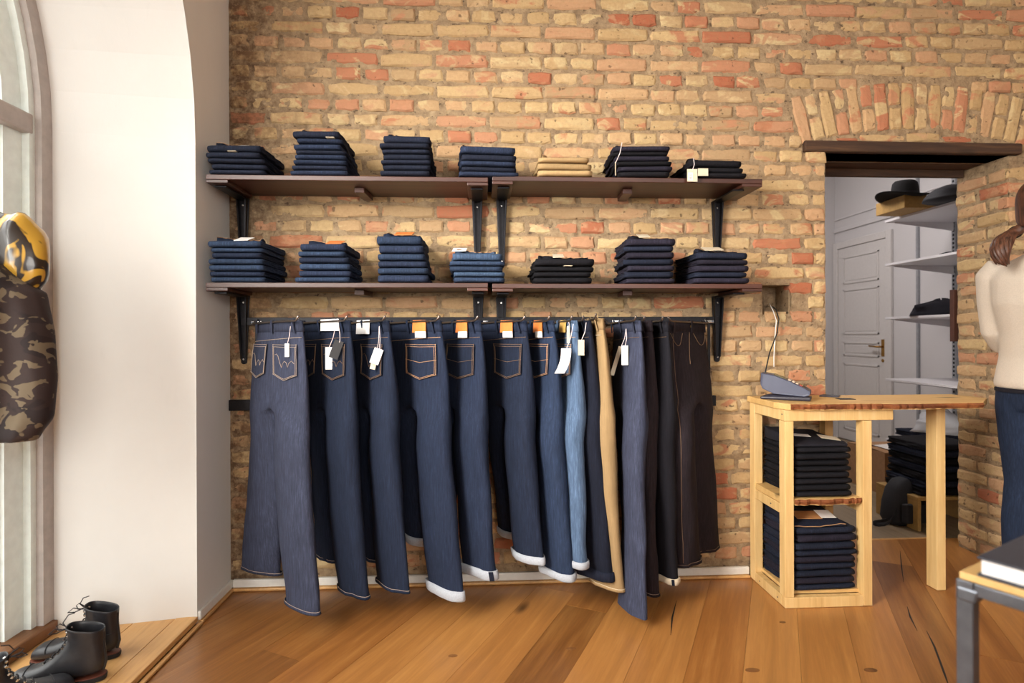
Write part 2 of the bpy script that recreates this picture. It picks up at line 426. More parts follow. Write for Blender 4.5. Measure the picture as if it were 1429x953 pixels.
def brick_geo(L, Hh, seed, depth=.05):
    """front faces -y at y=0; origin at centre of the face; 48 triangles"""
    r = random.Random(seed); j = lambda a: r.uniform(-a, a)
    hx, hz, c = L / 2, Hh / 2, .0065
    ring = [(-hx, -hz), (-hx * .34, -hz), (hx * .34, -hz), (hx, -hz), (hx, 0), (hx, hz), (hx * .34, hz), (-hx * .34, hz), (-hx, hz), (-hx, 0)]
    jit = [(j(.0045) - math.copysign(.003 if abs(x) > hx * .9 and abs(z) > hz * .9 else 0, x), j(.0035) - math.copysign(.003 if abs(x) > hx * .9 and abs(z) > hz * .9 else 0, z)) for x, z in ring]
    A = [(x + a, depth, z + q) for (x, z), (a, q) in zip(ring, jit)]
    Bq = [(x + a, .004 + r.uniform(0, .003), z + q) for (x, z), (a, q) in zip(ring, jit)]
    Cq = [((x + a) - math.copysign(c + r.uniform(0, .003), x) * (1 if abs(x) > hx * .5 else 0), -.001 + j(.002), (z + q) - (math.copysign(c + r.uniform(0, .002), z) if abs(z) > .001 else 0)) for (x, z), (a, q) in zip(ring, jit)]
    n = len(ring)
    D = [(-hx * .3, -.003 + j(.002), j(.006)), (hx * .3, -.003 + j(.002), j(.006))]
    vs = A + Bq + Cq + D; fs = []
    for i in range(n):
        k = (i + 1) % n
        fs += [(i, k, n + k, n + i), (n + i, n + k, 2 * n + k, 2 * n + i)]
    d0, d1 = 3 * n, 3 * n + 1
    C = lambda i: 2 * n + i
    fs += [(C(0), C(1), d0), (C(1), C(2), d1, d0), (C(2), C(3), d1), (C(3), C(4), d1), (C(4), C(5), d1), (C(5), C(6), d1), (C(6), C(7), d0, d1), (C(7), C(8), d0), (C(8), C(9), d0), (C(9), C(0), d0)]
    return vs, fs
NV = 7
GEO = {('h', i): brick_geo(.108, .0545, 100 + i) for i in range(NV)} | {('s', i): brick_geo(.228, .0545, 200 + i) for i in range(NV)}
BMESH = {}
for k, (vs, fs) in GEO.items():
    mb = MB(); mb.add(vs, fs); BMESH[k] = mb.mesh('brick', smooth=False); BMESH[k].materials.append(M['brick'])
NOMINAL = {'h': .108, 's': .228}

ARC, AZ, AR0, AR1 = 2.01, .022, 2.02, 2.24
ASPAN = math.radians(15.6)
def in_arch_x(z):
    """x interval taken by arch, infill and lintel at height z (None when outside)"""
    lo = hi = None
    dz = z - AZ
    if dz < AR1 + .004:
        h = math.sqrt(max(0, (AR1 + .006) ** 2 - dz ** 2))
        # sides of the arch are cut along the end radius
        h2 = math.tan(ASPAN) * dz + .004
        lo, hi = ARC - min(h, h2), ARC + min(h, h2)
        if z < ZL + .05: lo, hi = ARC - .535, ARC + .52
    if z < ZL: return (XD0, 9)
    return (lo, hi) if lo is not None else None
bricks = []      # (cx, cz, kind, length)
k0 = 2.52
for row in range(-14, 38):
    z = k0 - row * .067
    if z < .075 or z > CEIL - .03: continue
    header = row % 2 == 0
    pitch, ln, kd = (.12, .108, 'h') if header else (.24, .228, 's')
    x0 = (-.757 if header else -.916) + RND.uniform(-.01, .01)
    span = [(XL + .004, XD0)] if z < ZL else [(XL + .004, 4.88)]
    iv = in_arch_x(z)
    if iv and z >= ZL: span = [(XL + .004, iv[0] - .006), (iv[1] + .006, 4.88)]
    for s0, s1 in span:
        n0 = math.floor((s0 - x0) / pitch)
        x = x0 + n0 * pitch
        while x < s1:
            a, c = max(x + .006, s0), min(x + pitch - .006, s1 + (RND.uniform(-.012, .004) if abs(s1 - XD0) < .001 else 0))
            # some stretchers are two headers instead
            parts = [(a, c)]
            if not header and RND.random() < .12 and c - a > .2:
                m = (a + c) / 2; parts = [(a, m - .006), (m + .006, c)]
            for p, q in parts:
                if q - p < .03: continue
                cx, L = (p + q) / 2, q - p
                if cx > HX0 - .02 and cx < HX1 and HZ0 - .01 < z < HZ1 + .01: continue
                bricks.append((cx + RND.uniform(-.002, .002), z + RND.uniform(-.002, .002), 's' if L > .16 else 'h', L))
            x += pitch
def project(p):
    d = Vector(p) - CAMP; z = d.dot(FWD)
    return PX + F0 * d.dot(RT) / z, PY - F0 * d.dot(UP) / z, z
def seen_score(cx, cz, L):
    u, v, z = project((cx, 0, cz))
    if not (0 < u < 1440 and -12 < v < 953): return 0
    if 345 < u < 995 and 455 < v < 770: return 0
    if 1050 < u < 1150 and 560 < v < 690: return L * .4
    for (a, c2, e, f) in ((410, 520, 180, 245), (535, 620, 185, 245), (640, 720, 200, 245), (840, 935, 200, 245), (292, 420, 330, 393), (415, 510, 340, 393), (527, 612, 325, 393), (845, 940, 330, 393), (287, 1060, 245, 270)):
        if a < u < c2 and e < v < f: return 0
    return L
bricks.sort(key=lambda t: -seen_score(t[0], t[1], t[3]))
def lay(parent, items, xform, limit=300, joined_name='brick_courses'):
    """items: (cx, cz, kind, L) laid as brick parts, the rest joined as one stuff part; xform places the face frame"""
    rest = MB(); joined = 0
    for i, (cx, cz, kd, L) in enumerate(items):
        vi = RND.randrange(NV); sx = L / NOMINAL[kd]; dy = RND.uniform(-.004, .0045)
        T = xform(cx, cz, dy) @ Matrix.Rotation(RND.uniform(-.012, .012), 4, 'Y')
        if i < limit:
            o = bpy.data.objects.new('brick', BMESH[kd, vi]); COL.objects.link(o)
            o.parent = parent; o.matrix_local = T @ Matrix.Diagonal((sx, 1, 1, 1))
        else:
            vs, fs = GEO[kd, vi]
            rest.add([T @ Vector((x * sx, y, z)) for x, y, z in vs], fs); joined += 1
    if joined:
        r = rest.build(joined_name, M['brick_joined'], parent); r['kind'] = 'stuff'
lay(wall_back, bricks, lambda cx, cz, dy: Matrix.Translation((cx, dy, cz)))
# --- pier: front face and the reveal of the doorway (facing -x)
pf = []
for row in range(0, 40):
    z = k0 - row * .067
    if z < .075 or z > ZL - .02: continue
    header = row % 2 == 0
    x = XD1
    first = True
    while x < 4.85:
        L = (.108 if first and not header else .228) if True else 0
        if header and not first: L = .108
        if header and first: L = .228
        pf.append((x + L / 2 + (.0 if not first else RND.uniform(-.006, .006)), z, 's' if L > .16 else 'h', L)); x += L + .012; first = False
pr = []
for row in range(0, 40):
    z = k0 - row * .067
    if z < .03 or z > ZL - .02: continue
    header = row % 2 == 0
    for a, L in (((.004, .108), (.124, .17)) if header else ((.004, .17), (.186, .108))):
        L += RND.uniform(-.012, .006)
        pr.append((a + L / 2, z + RND.uniform(-.002, .002), 's' if L > .16 else 'h', L))
pf.sort(key=lambda t: t[0])
nf = 150
lay(wall_pier, pr, lambda cx, cz, dy: Matrix.Translation((XD1 + dy - .001, cx, cz)) @ Matrix.Rotation(-math.pi / 2, 4, 'Z'))
lay(wall_pier, pf, lambda cx, cz, dy: Matrix.Translation((cx, dy, cz)), limit=nf)
# --- near jamb of doorway (hidden from the lens, bricks joined)
pj = []
for row in range(0, 40):
    z = k0 - row * .067
    if z < .03 or z > ZL - .02: continue
    for a, L in (((.004, .108), (.124, .17)) if row % 2 else ((.004, .17), (.186, .108))): pj.append((-(a + L / 2), z, 's' if L > .16 else 'h', L))
lay(wall_back, pj, lambda cx, cz, dy: Matrix.Translation((XD0 - .006 - dy, -cx, cz)) @ Matrix.Rotation(math.pi / 2, 4, 'Z'), limit=0, joined_name='jamb_bricks')

# --- uneven lime mortar between the bricks, smeared over their edges here and there
def mortar_sheet(parent, fn, nu, nv, keep, du, dv, s=1.):
    m = MB(); idx = {}
    def vid(i, j):
        if (i, j) not in idx:
            u, v_ = i * du, j * dv
            p = fn(u, v_, 0)
            d = .0052 + .0062 * noise.noise(p * 9) + .0042 * noise.noise(p * 31) + .003 * noise.noise(p * 70)
            if p.x < -.55 and p.y < .05: d -= .004 * min(1, (-.55 - p.x) / .4) * (1 + noise.noise(p * 22))
            m.v.append(fn(u, v_, max(-.0035, d))); idx[i, j] = len(m.v) - 1
        return idx[i, j]
    for j in range(nv):
        for i in range(nu):
            if keep((i + .5) * du, (j + .5) * dv): m.f.append((vid(i, j), vid(i + 1, j), vid(i + 1, j + 1), vid(i, j + 1)))
    return m.build('mortar_bed', M['mortar'], parent, smooth=True)
g_ = .0085
def keep_back(u, z):
    x = XL + u
    if x > XD0 - .002 and z < ZL + .02: return False
    if HX0 - .004 < x < HX1 + .004 and HZ0 - .004 < z < HZ1 + .004: return False
    return True
mortar_sheet(wall_back, lambda u, z, d: Vector((XL + u, d, z)), int(4.1 / g_), int(2.75 / g_), keep_back, g_, g_)
mortar_sheet(wall_pier, lambda u, z, d: Vector((XD1 + .006 + u, d, z)), int(.7 / g_), int(ZL / g_), lambda u, z: True, g_, g_)
mortar_sheet(wall_pier, lambda u, z, d: Vector((XD1 + d, .004 + u, z)), int(.29 / g_), int(ZL / g_), lambda u, z: True, g_, g_)
# --- segmental arch over the doorway
arch = empty('trim_1', (ARC, 0, 2.0), 'flat segmental arch of upright bricks above the doorway beam', kind='structure')
mb = MB()
nA = 24
ro = [(ARC + (AR1 + .004) * math.sin(a), AZ + (AR1 + .004) * math.cos(a)) for a in [ASPAN * (2 * i / nA - 1) for i in range(nA + 1)]]
ri = [(ARC + .535, ZL + .05), (ARC - .535, ZL + .05)]
poly = ro + ri
k = len(poly)
mb.add([(x, .009, z) for x, z in poly] + [(x, .1, z) for x, z in poly], [tuple(range(k)), tuple(range(2 * k - 1, k - 1, -1))])
mb.build('mortar', M['mortar'], arch)
NB = 18
for i in range(NB):
    a = -ASPAN + (i + .5) * 2 * ASPAN / NB
    segs = [(AR0 + .004, AR1)] if i % 2 == 0 else [(AR0 + .004, (AR0 + AR1) / 2 - .004), ((AR0 + AR1) / 2 + .008, AR1)]
    for r0, r1 in segs:
        L = r1 - r0; kd = 's' if L > .16 else 'h'; rm = (r0 + r1) / 2
        o = bpy.data.objects.new('brick', BMESH[kd, RND.randrange(NV)]); COL.objects.link(o); o.parent = arch
        o.matrix_local = Matrix.Translation(Vector((ARC + rm * math.sin(a), RND.uniform(-.003, .003), AZ + rm * math.cos(a))) - org(arch)) @ Matrix.Rotation(a + math.pi / 2, 4, 'Y') @ Matrix.Diagonal((L / NOMINAL[kd], 1, .058 / .0545 * .98, 1))
for x0, x1 in ((1.63, 1.74), (1.745, 1.96), (1.965, 2.13), (2.135, 2.29), (2.295, 2.4)):       # thin cut bricks between beam and arch
    zt = min(AZ + math.sqrt(AR0 ** 2 - (max(abs(x0 - ARC), abs(x1 - ARC))) ** 2) - .003, 2.04); z0 = ZL + .054
    if zt - z0 < .012: continue
    L = x1 - x0; kd = 's' if L > .16 else 'h'
    o = bpy.data.objects.new('brick', BMESH[kd, RND.randrange(NV)]); COL.objects.link(o); o.parent = arch
    o.matrix_local = Matrix.Translation(Vector(((x0 + x1) / 2, .002, (z0 + zt) / 2)) - org(arch)) @ Matrix.Diagonal((L / NOMINAL[kd], 1, (zt - z0) / .0545, 1))
# --- beam and sliding track
lint = tag(MB().box(1.475, 2.515, -.016, .14, ZL, ZL + .05).build('trim_2', M['beam'], bevel=.006), 'weathered dark timber beam across the top of the doorway', kind='structure')
MB().box(XD0 + .002, XD1 - .002, .141, WT, ZL - .002, ZL + .03).build('soffit_board', M['beam'], lint)
MB().box(XD0 + .003, XD1 - .01, .235, .262, ZL - .04, ZL - .003).build('door_track', M['beam'], lint, bevel=.003)

# --- left plaster wall with the arched window niche, splayed reveal
AY, ASP, RI, RO, XW = -1.66, 1.85, 1.364, 1.281, -1.56
def arch_outline(cy, r, n=28):
    pts = [(cy + r, 0.0), (cy + r, ASP * .5)]
    pts += [(cy + r * math.cos(a), ASP + r * math.sin(a)) for a in [math.pi * i / n for i in range(n + 1)]]
    pts += [(cy - r, ASP * .5), (cy - r, 0.0)]
    return pts
mb = MB(); mo_ = MB()
def arch_sheet(m, x, r, ys0, ys1, cys):
    y = ys1
    for cy in cys:
        m.add([(x, y, 0), (x, cy + r, 0), (x, cy + r, CEIL), (x, y, CEIL)], [(0, 1, 2, 3)])
        n = 40
        for i in range(n):
            a0, a1 = math.pi * i / n, math.pi * (i + 1) / n
            p = [(cy + r * math.cos(a), ASP + r * math.sin(a)) for a in (a0, a1)]
            m.add([(x, p[0][0], p[0][1]), (x, p[1][0], p[1][1]), (x, p[1][0], CEIL), (x, p[0][0], CEIL)], [(0, 1, 2, 3)])
        y = cy - r
    m.add([(x, y, 0), (x, ys0, 0), (x, ys0, CEIL), (x, y, CEIL)], [(0, 1, 2, 3)])
CY = (AY,)
arch_sheet(mb, XL, RI, YB, 0, CY)
arch_sheet(mb, XW - .09, RO, YB, .3, CY)
for cy in CY:
    ir, orr = arch_outline(cy, RI), arch_outline(cy, RO)
    n = len(ir)
    # rounded inner arris: three steps from wall face into the splay
    rows = [[(XL, y, z) for y, z in ir],
            [(XL - .006, y * .995 + .005 * y2, z) for (y, z), (y2, z2) in zip(ir, orr)],
            [(XW, y, z) for y, z in orr], [(XW - .09, y, z) for y, z in orr]]
    mb.loft(rows, False, False, False)
wall_left = tag(mb.build('wall_left', M['plaster'], base=(XL, 0, 0)), 'white plastered wall with a deep arched window niche', kind='structure')

# --- windows
def window(idx, cy, label):
    t = empty(f'window_{idx}', (XW, cy, 0), label, kind='structure')
    def band(name, r0, r1, x0, x1, mat, z0=.03, n=32):
        m = MB()
        def outl(r): return [(cy + r, z0)] + [(cy + r * math.cos(math.pi * i / n), ASP + r * math.sin(math.pi * i / n)) for i in range(n + 1)] + [(cy - r, z0)]
        o, i_ = outl(r1), outl(r0)
        m.loft([[(x1, y, z), (x1, y2, z2), (x0, y2, z2), (x0, y, z)] for (y, z), (y2, z2) in zip(o, i_)])
        return m.build(name, mat, t)
    band('window_frame', RO - .05, RO, XW - .05, XW + .004, M['frame'])
    band('frame_moulding', RO - .075, RO - .048, XW - .06, XW - .02, M['mint'])
    band('sash', RO - .155, RO - .075, XW - .09, XW - .045, M['mint'])
    band('sash_bead', RO - .175, RO - .155, XW - .085, XW - .06, M['whitepaint'])
    r = RO - .16
    MB().box(XW - .075, XW - .016, cy - RO + .06, cy + RO - .06, ASP - .035, ASP + .035).build('transom_bar', M['frame'], t, bevel=.006)
    MB().box(XW - .075, XW - .03, cy - .03, cy + .03, .08, ASP - .034).build('mullion', M['mint'], t, bevel=.005)
    MB().box(XW - .09, XW + .02, cy - RO, cy + RO, .03, .075).build('window_sill', M['oak_edge'], t, bevel=.006)
    m = MB(); n = 24
    m.add([(XW - .07, cy + r * math.cos(math.pi * i / n), ASP + .03 + r * math.sin(math.pi * i / n)) for i in range(n + 1)], [tuple(range(n + 1))])
    m.build('fanlight_pane', M['glass'], t)
    for s in (-1, 1):
        y0, y1 = sorted((cy + s * .03, cy + s * r))
        MB().add([(XW - .07, y0, .08), (XW - .07, y1, .08), (XW - .07, y1, ASP - .03), (XW - .07, y0, ASP - .03)], [(0, 1, 2, 3)]).build('pane', M['glass'], t)
    return t
window(1, CY[0], 'tall arched window with grey-brown frame behind the camouflage jacket')

# --- window platforms (raised oak step in the niche)
for i, cy in enumerate(CY):
    t = empty(f'trim_{3 + i}', (-1.3, cy, 0), ('raised honey oak step in the window niche under the boots' if i == 0 else 'raised oak step in the second window niche'), kind='structure')
    xs = [(-1.66, -1.475), (-1.473, -1.305), (-1.303, -1.165)]
    y0, y1 = cy - RI + .002, cy + RI - .002
    for a, c in xs:
        def cut(x): return (cy - RI) + (RI - RO) * max(0, min(1, (XL - x) / (XL - XW))), (cy + RI) - (RI - RO) * max(0, min(1, (XL - x) / (XL - XW)))
        (ya, yb), (yc, yd) = cut(a), cut(c)
        MB().prism([(a, ya), (c, yc), (c, yd), (a, yb)], .004, .030).build('plank', M['oak_pale'], t, bevel=.0015)
    MB().prism([(-1.163, y0 - .0), (-1.085, y0), (-1.085, y1), (-1.163, y1 - .0)], .010, .031).build('nosing', M['oak_pale'], t, bevel=.003)
    MB().box(-1.11, -1.093, y0, y1, .0005, .0095).build('shadow_batten', M['oak_edge'], t)
    MB().box(-1.084, -1.066, y0, y1, .0003, .011).build('quarter_round', M['oak_pale'], t, bevel=.004)

# --- floor: diagonal oak planks
ang = math.radians(27.9)
fd, fn = Vector((math.sin(ang), math.cos(ang))), Vector((math.cos(ang), -math.sin(ang)))
floor = tag(MB().box(XL - .6, 5.0, YB, .42, -.06, -.0165).build('floor', M['oak_edge'], base=(0, 0, 0)), 'floor of wide diagonal oiled oak planks', kind='structure')
ps = at_z(705, 951, 0)
s0 = Vector((ps.x, ps.y)).dot(fn)
PWD = .171
for i in range(-40, 42):
    a = s0 + i * PWD
    t = -9 + RND.uniform(0, 2)
    while t < 7:
        L = RND.choice((1.4, 1.8, 2.2, 2.4))
        pl = [(fn * q + fd * p) for p, q in ((t + .0004, a + .0004), (t + L - .0004, a + .0004), (t + L - .0004, a + PWD - .0004), (t + .0004, a + PWD - .0004))]
        pl = [(p.x, p.y) for p in pl]
        for c in ((-1, 0, 1.12), (1, 0, 4.9), (0, 1, .405), (0, -1, 5.2)):
            pl = clip_poly(pl, *c)
            if len(pl) < 3: break
        t += L
        if len(pl) < 3: continue
        cx, cy = sum(p[0] for p in pl) / len(pl), sum(p[1] for p in pl) / len(pl)
        if cx > 4 and cy < -2.5: continue
        # local frame along the plank so the grain follows it
        loc = Matrix.Translation((cx, cy, 0)) @ Matrix.Rotation(math.pi / 2 - ang, 4, 'Z')
        inv = loc.inverted()
        q = [inv @ Vector((x, y, 0)) for x, y in pl]
        m = MB().prism([(p.x, p.y) for p in q], -.016, RND.uniform(-.0006, .0))
        me = m.mesh('plank'); me.materials.append(M['oak'])
        o = bpy.data.objects.new('plank', me); COL.objects.link(o); o.parent = floor; o.matrix_local = loc
# cracks and knots in the planks
for pl_ in (((1266, 846), (1270, 860), (1280, 880)), ((1293, 880), (1304, 902), (1310, 918), (1318, 940), (1326, 962)), ((1256, 768), (1258, 790), (1261, 812)), ((944, 838), (938, 862), (936, 886))):
    pts = [at_z(u, v, .0006) for u, v in pl_]; m = MB(); rows = []
    for i, p in enumerate(pts):
        wd = .0035 * (1 if 0 < i < len(pts) - 1 else .2); rows.append([p + Vector((-wd, 0, -.0006)), p + Vector((wd, 0, -.0006)), p + Vector((wd, 0, 0)), p + Vector((-wd, 0, 0))])
    m.loft(rows); m.build('crack', M['rubber'], floor)
for u, v, a, c in ((1050, 935, .024, .012), (1215, 935, .022, .012), (1092, 868, .012, .007), (797, 905, .018, .008), (632, 915, .016, .008)):
    p = at_z(u, v, .0); MB().prism([(p.x + a * math.cos(2 * math.pi * i / 14), p.y + c * math.sin(2 * math.pi * i / 14)) for i in range(14)], -.001, .0007).build('knot', M['oak_edge'], floor)
# --- baseboards
bb = tag(MB().box(XL + .012, XD0 - .37, -.013, .004, .013, .047).build('baseboard_back', M['whitepaint'], bevel=.004), 'low white baseboard along the brick wall', kind='structure')
MB().box(XL + .012, XD0 - .37, -.024, -.001, .0003, .0125).build('oak_bead', M['oak_pale'], bb, bevel=.004)
bl = tag(MB().box(XL - .002, XL + .012, -.292, -.003, .013, .047).build('baseboard_left', M['whitepaint'], bevel=.004), 'low white baseboard on the plaster wall return', kind='structure')
MB().box(XL, XL + .022, -.292, -.013, .0003, .0125).build('oak_bead', M['oak_pale'], bl, bevel=.004)

# --- ceiling, far walls of the shop (behind and beside the viewer)
tag(MB().box(XL - .6, 5.1, YB - .1, WT, CEIL, CEIL + .1).build('ceiling', M['ceiling']), 'white plaster ceiling of the shop', kind='structure')
tag(MB().box(4.9, 5.0, YB, 0, 0, CEIL).build('wall_right', M['tanwall']), 'plain white wall at the far side of the shop', kind='structure')
m = MB().box(XL - .6, .3, YB - .1, YB, 0, CEIL).box(2.6, 5, YB - .1, YB, 0, CEIL).box(.3, 2.6, YB - .1, YB, 0, .8).box(.3, 2.6, YB - .1, YB, 3.1, CEIL)
tag(m.build('wall_front', M['tanwall']), 'shop front wall with a wide window opening', kind='structure')

# --- stock room behind the doorway
BX, BY = 3.8, 3.42
m = MB().box(BX, BX + .1, WT, BY + .1, 0, 2.95).box(.6, BX, BY, BY + .1, 0, 2.95).box(.5, .6, WT, BY + .1, 0, 2.95)
wst = tag(m.build('wall_stockroom', M['backwall'], base=(0, 0, 0)), 'pale grey-white walls of the stock room behind the doorway', kind='structure')
MB().box(BX - .018, BX - .001, WT, BY, 2.18, 2.22).build('picture_rail', M['backwall'], wst, bevel=.004)
MB().box(BX - .012, BX - .001, WT, BY, 2.31, 2.325).build('picture_rail', M['backwall'], wst, bevel=.004)
tag(MB().box(.5, BX + .1, WT, BY + .1, 2.95, 3.05).build('ceiling_stockroom', M['ceiling']), 'white ceiling of the stock room', kind='structure')
fs = tag(MB().box(.5, BX + .1, .41, BY + .1, -.06, -.012).build('floor_stockroom', M['backfloor'], base=(0, 0, 0)), 'grey-beige boarded floor of the stock room', kind='structure')
for i in range(17):
    x0 = .6 + i * .19
    MB().box(x0, x0 + .188, .424, BY, -.0115, -.001).build('plank', M['backfloor'], fs)
MB().box(XD0, XD1, .405, .423, -.012, .003).build('threshold_strip', M['oak_pale'], fs, bevel=.002)
# white panel door in the stock room's side wall
def on_bx(u): return at_x(u, 480, BX).y
dy0, dy1 = on_bx(1240), on_bx(1172)
dz = 2.0
dr = empty('door_1', (BX, (dy0 + dy1) / 2, 0), 'white panelled door with brass handle in the stock room', kind='structure')
for a, c, z0, z1 in ((dy0 - .07, dy0, 0, dz + .07), (dy1, dy1 + .07, 0, dz + .07), (dy0, dy1, dz, dz + .07)):
    MB().box(BX - .03, BX - .001, a, c, z0, z1).build('door_frame', M['doorpaint'], dr, bevel=.006)
lf = MB().box(BX - .018, BX - .002, dy0 + .004, dy1 - .004, .01, dz - .004).build('door_leaf', M['doorpaint'], dr, bevel=.003)
for z0, z1 in ((.12, .8), (.88, 1.02), (1.1, 1.56), (1.62, 1.9)):
    m = MB(); a, c = dy0 + .1, dy1 - .1; x = BX - .018
    for q in ((a, a + .014, z0, z1), (c - .014, c, z0, z1), (a, c, z0, z0 + .014), (a, c, z1 - .014, z1)): m.box(x - .008, x + .001, *q)
    pn = MB().box(x - .004, x + .001, a + .03, c - .03, z0 + .03, z1 - .03).build('door_panel', M['doorpaint'], dr, bevel=.003)
    m.build('panel_moulding', M['doorpaint'], pn)
hz = .98
MB().box(BX - .024, BX - .017, dy0 + .03, dy0 + .065, hz - .09, hz + .07).build('handle_plate', M['brass'], lf)
m = MB().tube([(BX - .02, dy0 + .047, hz), (BX - .07, dy0 + .047, hz), (BX - .075, dy0 + .06, hz), (BX - .07, dy0 + .17, hz + .006)], .009, 8)
m.build('door_handle', M['brass'], lf, smooth=True)
m = MB().tube([(BX - .02, dy0 + .047, hz - .13), (BX - .026, dy0 + .047, hz - .13)], .016, 10); m.build('key_rosette', M['brass'], lf)

# --- street outside the window
fa = empty('building', (-8, -2, -.4), 'pale rendered building across the street outside the window', 'building')
MB().box(-8.6, -8, -16, 12, -.4, 5.2).build('facade', M['facade'], fa)
for z in (.5, 2.55, 3.0): MB().box(-8, -7.86, -16, 12, z, z + .16).build('stone_ledge', M['facadeledge'], fa, bevel=.02)
for k in range(8):
    y = -14 + k * 3.2
    wf = MB().box(-8, -7.93, y, y + 1.3, .9, 2.5).build('facade_window', M['facadeledge'], fa)
    MB().box(-7.935, -7.92, y + .12, y + 1.18, 1.0, 2.4).build('pane', M['darkglass'], wf)
tag(MB().box(-8, -1.66, -16, 12, -.5, -.4).build('street', M['pavement']), 'pale grey paved street outside the window', kind='structure')

# ================================================================== SHELVES
SFY = -.27
def shelf(u0, v0, u1, v1, label, xb, lower):
    p, q = at_y(u0, v0, SFY), at_y(u1, v1, SFY)
    x0, x1, zt = max(p.x, XL + .004), q.x, (p.z + q.z) / 2
    t = empty('wall_shelf', ((x0 + x1) / 2, -.135, zt - .02), label, 'shelf', 'dark stained shelves on black brackets')
    th = .019
    MB().box(x0, x1, SFY, -.006, zt - th, zt).build('board', M['shelfwood'], t, bevel=.002)
    for a, c in ((x0, x0 + .083), (x1 - .083, x1)):
        MB().box(a, c, SFY + .001, -.03, zt - th - .013, zt - th - .0005).build('end_batten', M['shelfwood'], t, bevel=.002)
        m = MB()
        for k in (.02, .06): m.lathe((a + k, SFY, zt - th - .006), [(.0025, -.002), (.0025, .002)], 6)
    xm = (x0 + x1) / 2 + .02
    MB().hexa([(xm - .02, -.17, zt - th - .022), (xm + .02, -.17, zt - th - .022), (xm + .03, -.03, zt - th - .022), (xm - .01, -.03, zt - th - .022),
               (xm - .02, -.17, zt - th - .001), (xm + .02, -.17, zt - th - .001), (xm + .03, -.03, zt - th - .001), (xm - .01, -.03, zt - th - .001)]).build('middle_batten', M['shelfwood'], t, bevel=.002)
    zb = zt - th - .014
    for x in xb:
        br = MB(); L = .285
        # wall leg: tapering plate with two folded flanges
        w0, w1 = .024, .012
        br.hexa([(x - w1, -.016, zb - L), (x + w1, -.016, zb - L), (x + w1, -.007, zb - L), (x - w1, -.007, zb - L),
                 (x - w0, -.016, zb), (x + w0, -.016, zb), (x + w0, -.007, zb), (x - w0, -.007, zb)])
        br.hexa([(x - w0, -.235, zb - .008), (x + w0, -.235, zb - .008), (x + w0, -.007, zb - .008), (x - w0, -.007, zb - .008),
                 (x - w0, -.235, zb - .0005), (x + w0, -.235, zb - .0005), (x + w0, -.007, zb - .0005), (x - w0, -.007, zb - .0005)])
        bo = br.build('bracket', M['metal'], t, bevel=.002)
        fl = MB()
        for s in (-1, 1):
            a0, a1 = x + s * (w0 - .006), x + s * (w1 - .004)
            fl.hexa([(a1 - .003, -.026, zb - L + .012), (a1 + .003, -.026, zb - L + .012), (a1 + .003, -.015, zb - L + .012), (a1 - .003, -.015, zb - L + .012),
                     (a0 - .003, -.042, zb - .008), (a0 + .003, -.042, zb - .008), (a0 + .003, -.015, zb - .008), (a0 - .003, -.015, zb - .008)])
        fo = fl.build('flange', M['metal'], bo); fo['kind'] = 'stuff'
        MB().tube([(x, -.0155, zb - L - .0), (x, -.007, zb - L - .0)], w1, 12).build('rounded_end', M['metal'], bo)
        for k in (.03, L - .01): MB().tube([(x, -.020, zb - k), (x, -.0155, zb - k)], .004, 8).build('screw', M['chrome'], bo)
    return zt
def wx(u, y=-.012): return at_y(u, 300, y).x
zu1 = shelf(287, 244.5, 681, 246.2, 'dark stained upper shelf against the plaster wall, carrying four jeans stacks', (wx(340), wx(666)), 0)
zu2 = shelf(687, 246.5, 1064, 248.7, 'dark stained upper shelf carrying the khaki folded trousers', (wx(700), wx(1000)), 0)
zl1 = shelf(287, 394, 681, 395, 'dark stained lower shelf against the plaster wall, above the hanging jeans', (wx(340), wx(667)), 1)
zl2 = shelf(687, 395, 1064, 396.6, 'dark stained lower shelf ending at the hole in the brick wall', (wx(699), wx(1000)), 1)

